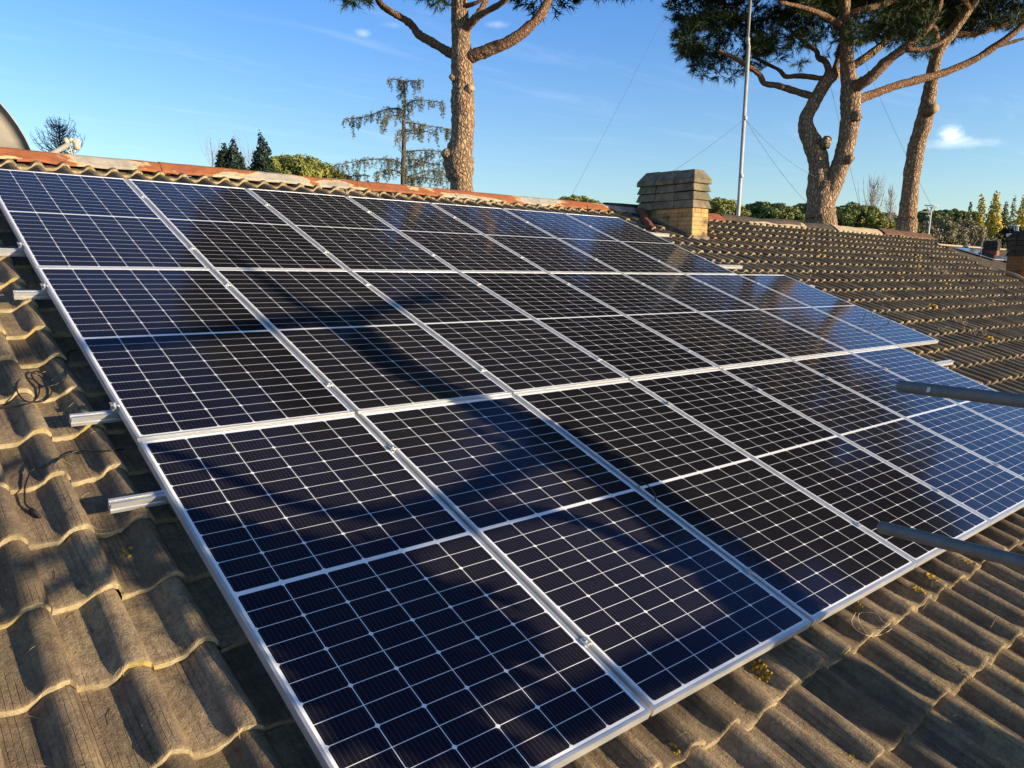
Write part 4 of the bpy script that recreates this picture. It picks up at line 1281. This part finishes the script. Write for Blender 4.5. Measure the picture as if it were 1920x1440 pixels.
def round_tree(name, label, px, ptop, hw, d, seed, mat, hfrac=.55, nbl=70, nl=95, size=.16, cat="pine tree", group=None, bark=None, umbrella=True, ybase=None, fine=.62):
    c = at(px, ptop, d); base = c.copy(); base[2] = GZ
    R_ = hw / FPX * d; H = R_ * hfrac
    root = tree(name, label, cat, base, group)
    r = np.random.default_rng(seed); bl = []
    for i in range(int(nbl * 1.7)):
        a = r.random() * 6.283; q = math.sqrt(r.random()) * R_ * .92
        tz = H * (1 - (q / R_) ** 2) ** .6
        s = R_ * r.uniform(.10, .19)
        z = c[2] - H + (tz - s * .5) * (r.uniform(.75, 1.0) if r.random() < .72 else r.uniform(-.3, .7))
        bl.append((np.array([c[0] + math.cos(a) * q, c[1] + math.sin(a) * q, z]), s, s, s * .72))
    tk = MB(); zc_ = c[2] - H
    tk.tube(spline([base, base + np.array([.15, .1, (zc_ - GZ) * .5]), np.array([c[0], c[1], zc_])], 4), np.linspace(.28, .16, 9), 10, 0, .04)
    for i in range(7):
        e = bl[i][0]; tk.tube(spline([np.array([c[0], c[1], zc_ - .8]), (np.array([c[0], c[1], zc_]) + e) / 2 - [0, 0, .3], e], 4), np.linspace(.12, .03, 9), 6, 0)
    tpart(root, tk.build("trunk", bark or M_bark, None, True))
    V, F = leaves(bl, seed, int(nl * 1.9), size * fine, shell=.5, asp=2.0)
    tpart(root, mesh_np("crown", V, F, mat))
    return root


GP = "round pine crowns on the skyline"
round_tree("stone_pine", "bright green domed pine crown between the cypress and the drooping conifer", 556, 291, 92, 52, 101, M_pine_far, .62, 90, 150, .13, group=GP)
round_tree("stone_pine", "small low pine crown peeping over the ridge left of the chimney", 1080, 366, 46, 78, 102, M_pine_far, .5, 40, 130, .17, group=GP)
round_tree("stone_pine", "light green pine crown between the chimney and the mast", 1352, 370, 52, 62, 103, M_pine_far, .8, 70, 150, .14, group=GP)
round_tree("stone_pine", "wide dark pine crown just right of the mast foot", 1440, 377, 62, 82, 104, M_pine_far2, .6, 80, 140, .18, group=GP)
round_tree("stone_pine", "pine crown half hidden behind the forked pine's trunk", 1515, 381, 52, 86, 105, M_pine_far2, .6, 60, 140, .18, group=GP)
round_tree("stone_pine", "green pine crown between the forked pine and the slanting pine", 1598, 380, 66, 74, 106, M_pine_far, .75, 85, 140, .16, group=GP)
round_tree("stone_pine", "low pine crown behind the two bare poplars", 1655, 396, 40, 100, 107, M_pine_far2, .8, 40, 130, .2, group=GP)
for i, (px, pt, hw, lab) in enumerate(((1742, 392, 34, "far pine crown behind the roof aerial"), (1782, 390, 32, "far pine crown left of the yellow poplars"), (1812, 394, 26, "small far pine crown touching the first yellow poplar"), (1860, 410, 40, "far pine crown behind the broadest yellow poplar"), (1910, 408, 40, "far pine crown at the picture's right edge"))):
    round_tree("stone_pine", lab, px, pt, hw, 125 + 4 * i, 110 + i, M_pine_far2, .8, 46, 120, .26, group=GP)
GO = "grey green scrubby trees right of the slanting pine"
round_tree("olive_tree", "grey scrubby tree against the slanting pine's foot", 1722, 410, 36, 46, 120, M_olive, 1.2, 60, 130, .10, "tree", GO, M_gbark)
round_tree("olive_tree", "broad grey green tree around the roof aerial's pole", 1762, 404, 46, 50, 121, M_olive, 1.2, 80, 130, .10, "tree", GO, M_gbark)
round_tree("olive_tree", "grey green tree above the blue panels of the far house", 1808, 410, 42, 54, 122, M_olive, 1.2, 70, 130, .10, "tree", GO, M_gbark)
round_tree("olive_tree", "dull scrubby tree behind the far brick chimney", 1852, 436, 34, 58, 123, M_olive, 1.2, 50, 130, .11, "tree", GO, M_gbark)
round_tree("olive_tree", "dark tree behind the far dish aerial at the right edge", 1902, 424, 34, 62, 124, M_cyp, 1.2, 60, 130, .12, "tree", None, M_gbark)

GPp = "yellowing poplars at the right"
spire("poplar", "slim yellow poplar, first of the row from the left", 72, [(1842, 368, 9, 440, .35)], 131, M_yel, GPp, 150, .10, "poplar")
spire("poplar", "broadest bright yellow poplar behind the far chimney", 66, [(1868, 363, 15, 450, .45), (1860, 385, 9, 450, .5)], 132, M_yel, GPp, 150, .10, "poplar")
spire("poplar", "short green poplar left of the yellow ones", 85, [(1820, 381, 6, 440, .4)], 133, M_ygr, GPp, 140, .11, "poplar")
spire("poplar", "dark green poplar between two yellow ones", 78, [(1887, 381, 9, 440, .4)], 134, M_ygr, GPp, 140, .11, "poplar")
spire("poplar", "thin faded poplar near the right edge", 74, [(1903, 369, 6, 440, .35)], 135, M_olive, GPp, 110, .10, "poplar")
spire("poplar", "yellow poplar cut by the right edge of the photo", 70, [(1921, 368, 12, 440, .45)], 136, M_yel, GPp, 150, .10, "poplar")


def bare_tree(name, label, px, ptop, pbase, hw, d, seed, mat, col=True, n=60, r0=.035, group=None):
    t = at(px, ptop, d); base = t.copy(); base[2] = GZ
    zb = at(px, pbase, d)[2]
    root = tree(name, label, "bare tree", base, group)
    r = np.random.default_rng(seed); tk = MB(); H = t[2] - GZ; hv = t[2] - zb; R_ = hw / FPX * d
    tk.tube([base, np.array([base[0], base[1], zb]), t], [r0 * 4, r0 * 2, r0 * .4], 7, 0)
    for i in range(n):
        f = r.uniform(0, .93); z0 = zb - hv * .25 + f * hv * 1.2
        a = r.random() * 6.283; L = R_ * (1.1 - .75 * f) * r.uniform(.5, 1.1)
        rise = L * (r.uniform(1.5, 3.4) if col else r.uniform(.5, 1.4))
        p0_ = np.array([base[0], base[1], z0]); p2 = p0_ + np.array([math.cos(a) * L, math.sin(a) * L, rise]); p1_ = (p0_ + p2) / 2 + np.array([math.cos(a) * L * .2, math.sin(a) * L * .2, -rise * .08])
        P = spline([p0_, p1_, p2], 3); tk.tube(P, np.linspace(r0 * .8, r0 * .3, len(P)), 4)
        for j in range(4):
            s = P[r.integers(2, len(P))]; e = s + np.array([r.normal(0, .16), r.normal(0, .16), abs(r.normal(0, .22))]) * L * .8
            tk.tube([s, (s + e) / 2 + r.normal(0, .02, 3), e], [r0 * .45, r0 * .35, r0 * .22], 4)
    tpart(root, tk.build("trunk", mat, None, True)); return root


bare_tree("bare_poplar", "tall pale leafless poplar left of the slanting pine, the broader of two", 1639, 340, 410, 22, 85, 141, M_palebark, True, 70, .035, "leafless poplars")
bare_tree("bare_poplar", "narrow pale leafless poplar touching the slanting pine", 1673, 348, 412, 11, 88, 142, M_palebark, True, 60, .035, "leafless poplars")
bare_tree("bare_tree", "dark twiggy treetop behind the satellite dish's feed arm", 110, 230, 285, 34, 36, 143, M_darktwig, False, 120, .017)
bare_tree("bare_tree", "faint leafless tree left of the cypress clump", 398, 283, 316, 26, 95, 144, M_palebark, True, 26, .022)
bare_tree("bare_tree", "faint leafless tree between the two cypresses", 466, 282, 318, 24, 95, 145, M_palebark, True, 26, .022)

# ------------------------------------------------------------------ neighbouring house at the right
d = 42.
e0 = at(1786, 462, d); e1 = at(1960, 478, d + 6)
nh = empty("neighbour_house", (e0[0] + 4, e0[1] + 2, GZ), "far house at the right edge with brown roof, brick chimney and blue solar panels", "house")
rz0 = e0[2]; ydir = 1.
slope = math.tan(rad(18)); RLEN = 18.; W2 = 6.5
nx0, ny0 = e0[0] - 5., e0[1]
INH = Matrix.Translation(-Vector(nh.location))
nr = MB()
# front slope with tile corrugation, and back slope
cols = 120; V = []
for i in range(cols + 1):
    x = nx0 - .3 + RLEN * i / cols; dz = .03 * (i % 2)
    for (yy, zz) in ((-W2, -W2 * slope), (0, 0), (W2, -W2 * slope)): V.append((x, ny0 + yy, rz0 + zz + dz))
nr.add(V, [(i * 3 + q, (i + 1) * 3 + q, (i + 1) * 3 + q + 1, i * 3 + q + 1) for i in range(cols) for q in range(2)])
o = nr.build("roof", M_tile); o.parent = nh; o.matrix_local = INH
rc = MB(); rc.tube([(nx0 - .3, ny0, rz0 + .02), (nx0 + RLEN - .3, ny0, rz0 + .02)], .06, 8)
o2 = rc.build("ridge_cap", mat_mottled("pale_ridge", (.45, .36, .24), (.35, .28, .18), 4)); o2.parent = o
wb = MB(); wb.box((nx0, ny0 - W2 + .5, GZ), (nx0 + RLEN - .6, ny0 + W2 - .5, rz0 - W2 * slope + .1))
wo_ = wb.build("wall", M_plaster); wo_.parent = nh; wo_.matrix_local = INH
cpos = at(1868, 484, d + 1.2)
chimney(nh, cpos, .34, .62, .36, 2, mat_brick("red_brick", (.34, .135, .07), (.26, .10, .06), (.22, .15, .10)), mat_mottled("sooty_tile", (.06, .05, .042), (.04, .034, .03), 6), INH, sink=1.2)
# its solar panels
M_far = new_mat("far_solar_glass", (.012, .014, .025), .08, 0, .6)[0]


def far_panel(px, py, wx, ly, lab):
    r = ray_w(px, py)
    # meet the front slope plane z = rz0 + (y-ny0)*slope + .12
    t = (rz0 + .12 - CAMW[2] + (CAMW[1] - ny0) * slope) / (r[2] - r[1] * slope); p = CAMW + r * t
    tilt = math.atan(slope)
    mw = Matrix.Translation(Vector(p)) @ Matrix.Rotation(tilt, 4, 'X')
    root = empty("solar_panel", label=lab, cat="solar panel", group="solar panels on the far house", mw=mw)
    f_ = MB(); f_.box((0, -ly, -.03), (wx, 0, .0)); f_.build("frame", M_alu, root)
    g_ = MB()
    nn = 6
    for i in range(nn):
        g_.add([(wx * i / nn + .015, -ly + .02, .006), (wx * (i + 1) / nn - .01, -ly + .02, .006), (wx * (i + 1) / nn - .01, -.02, .006), (wx * i / nn + .015, -.02, .006)], [(0, 1, 2, 3)])
    g_.build("glass", M_far, root)


far_panel(1792, 464, 2.3, 1.7, "upper sky blue solar panel group on the far house roof")
far_panel(1866, 482, 1.6, 1.9, "lower sky blue solar panel group beside the far chimney")

# roof aerial and far dish
d = 34.
ab = at(1740, 446, d); abase = ab.copy(); abase[2] = GZ
aer = empty("roof_aerial", abase, "white television aerial on a thin pole in front of the grey trees", "aerial")
M_white = new_mat("white_metal", (.72, .70, .66), .5)[0]
am = MB(); am.tube([abase, at(1740, 446, d), at(1747, 388, d)], wr(2.6, d), 8); tpart(aer, am.build("pole", M_white, None, True))
an_ = MB()
an_.tube([at(1718, 398, d), at(1746, 398, d)], wr(1.6, d), 5); an_.tube([at(1733, 385, d), at(1760, 386, d)], wr(1.8, d), 5)
for (a, b_) in (((1737, 385), (1742, 398)), ((1757, 386), (1747, 398)), ((1741, 385), (1750, 396)), ((1752, 386), (1744, 396)), ((1737, 408), (1742, 400)), ((1742, 408), (1746, 400)), ((1735, 404), (1744, 404))):
    an_.tube([at(*a, d - .1), at(*b_, d + .1)], wr(1.1, d), 5)
for px in (1720, 1724, 1728, 1732):
    c = at(px, 398, d); an_.tube([c + [0, -.25, .0], c + [0, .25, 0]], wr(1, d), 4)
tpart(aer, an_.build("antenna", M_white, None, True))
d = 36.
fb = at(1904, 470, d); fbase = fb.copy(); fbase[2] = GZ
fa = empty("dish_aerial", fbase, "small white dish aerial with a flat top bar at the right edge", "aerial")
fm = MB(); fm.tube([fbase, fb, at(1906, 448, d), at(1907, 424, d)], wr(2, d), 8); tpart(fa, fm.build("pole", M_white, None, True))
f2_ = MB(); f2_.tube([at(1891, 423, d), at(1913, 423, d)], wr(2.2, d), 6); f2_.tube([at(1902, 424, d), at(1902, 432, d)], wr(1.5, d), 5); f2_.tube([at(1909, 424, d), at(1909, 434, d)], wr(1.5, d), 5)
f2_.prism([at(1899, 448, d), at(1910, 448, d), at(1910, 448, d + .2), at(1899, 448, d + .2)], [at(1902, 433, d), at(1912, 434, d), at(1912, 434, d + .2), at(1902, 433, d + .2)])
f2_.tube([at(1889, 441, d - .2), at(1902, 440, d)], [wr(6, d), wr(3.5, d)], 10)
tpart(fa, f2_.build("antenna", M_white, None, True))
pd = MB(); pb_ = at(1840, 466, 40); pg_ = pb_.copy(); pg_[2] = GZ
pd.tube([pg_, pb_, at(1848, 424, 40)], wr(1.1, 40), 6)
po_ = pd.build("thin_pole", M_palebark, None, True); set_props(po_, "bare thin pole standing left of the far brick chimney", "pole")

# ------------------------------------------------------------------ the tree behind the camera whose shade falls on the array
def back(p, t):
    """from a point of the array plane back towards the sun by t metres (world)"""
    return RM3 @ (np.asarray(p, float) - LR * t)


sh = lambda px, py: onroof(px, py, 0)
tb = back((2.42, -7.3, 0), 3.1); tb0 = tb.copy(); tb0[2] = GZ; tb0[0] -= 1.8; tb0[1] -= .6
shade = tree("leaning_pine", "leaning pine behind the photographer whose trunk and limbs shade the array", "pine tree", tb0)
tk = MB()


def shlimb(pxs, ts, w0, w1, seed, mi=1, first=None):
    P = [back(sh(*p), t) for p, t in zip(pxs, ts)]
    if first is not None: P = [np.asarray(q) for q in first] + P
    P = spline(P, 6); tk.tube(P, lumpy(P, np.linspace(w0, w1, len(P)), seed, .08), 12, mi, .03, True, seed)


shlimb([(1552, 1195), (1405, 1078), (1255, 955), (1090, 840), (940, 770), (800, 715), (700, 650), (628, 590)], [3.4, 3.9, 4.4, 5.0, 5.6, 6.2, 6.8, 7.2], .185, .095, 201, 0, [tb0, tb0 * .45 + tb * .55, tb])
shlimb([(628, 590), (580, 580), (540, 556), (490, 520), (430, 480)], [7.8, 8.0, 8.2, 8.4, 8.6], .05, .02, 202)
shlimb([(640, 600), (700, 582), (770, 565), (835, 551)], [7.8, 8.0, 8.2, 8.4], .06, .035, 203)
shlimb([(640, 600), (560, 600), (480, 612), (380, 625), (260, 638), (150, 648), (40, 678), (-80, 720)], [7.8, 7.9, 8.0, 8.1, 8.3, 8.5, 8.7, 9.0], .06, .035, 204)
shlimb([(1090, 840), (1010, 850), (900, 920), (760, 960), (640, 960), (520, 930), (420, 885), (330, 850), (270, 830)], [5.8, 5.8, 5.9, 6.0, 6.1, 6.2, 6.3, 6.4, 6.5], .05, .03, 205)
shlimb([(1395, 1075), (1250, 1040), (1130, 985), (1010, 960), (880, 985), (780, 1010)], [4.6, 4.7, 4.9, 5.1, 5.3, 5.5], .05, .035, 206)
shlimb([(1395, 1075), (1440, 1090), (1300, 1060), (1180, 1010)], [4.6, 4.7, 4.8, 5.0], .03, .02, 207)
shlimb([(780, 1010), (640, 1060), (470, 1050), (380, 960), (330, 1000), (230, 1040), (120, 1060), (-30, 1050)], [5.5, 5.6, 5.8, 6, 6.1, 6.2, 6.4, 6.6], .04, .03, 208)
shlimb([(1040, 1362), (1190, 1287), (1322, 1222), (1432, 1172), (1512, 1136)], [5.0, 5.0, 5.0, 5.0, 5.0], .058, .05, 209)  # stands in for an unseen scaffold plank, added to shade the array's front edge
tpart(shade, tk.build("trunk", [M_bark, M_limb], None, True))
bl = []
rs = np.random.default_rng(210)
for (px, py, r_) in ((600, 1075, .16), (660, 1090, .17), (730, 1100, .18), (800, 1110, .17), (850, 1135, .16), (890, 1175, .13), (760, 1180, .2), (820, 1210, .15), (660, 1180, .2), (590, 1150, .16), (700, 1250, .19), (770, 1270, .14), (740, 1330, .15), (800, 1340, .12), (540, 1110, .13), (500, 1085, .10), (850, 1370, .10), (900, 1410, .09), (950, 775, .10), (990, 800, .13), (1050, 815, .14), (1010, 840, .13), (1080, 850, .15), (1130, 870, .14), (1190, 910, .13), (1260, 960, .12), (1330, 1020, .12), (1400, 1075, .12), (1470, 1130, .11), (500, 1040, .12), (470, 1020, .09)):
    c = back(sh(px, py), 3.4 + rs.normal(0, .15)); bl.append((c, r_, r_, r_))
V, F = tufts(bl, 211, 620, 12, .075, .012, .1, .1)
tpart(shade, mesh_np("crown", V, F, M_needle))
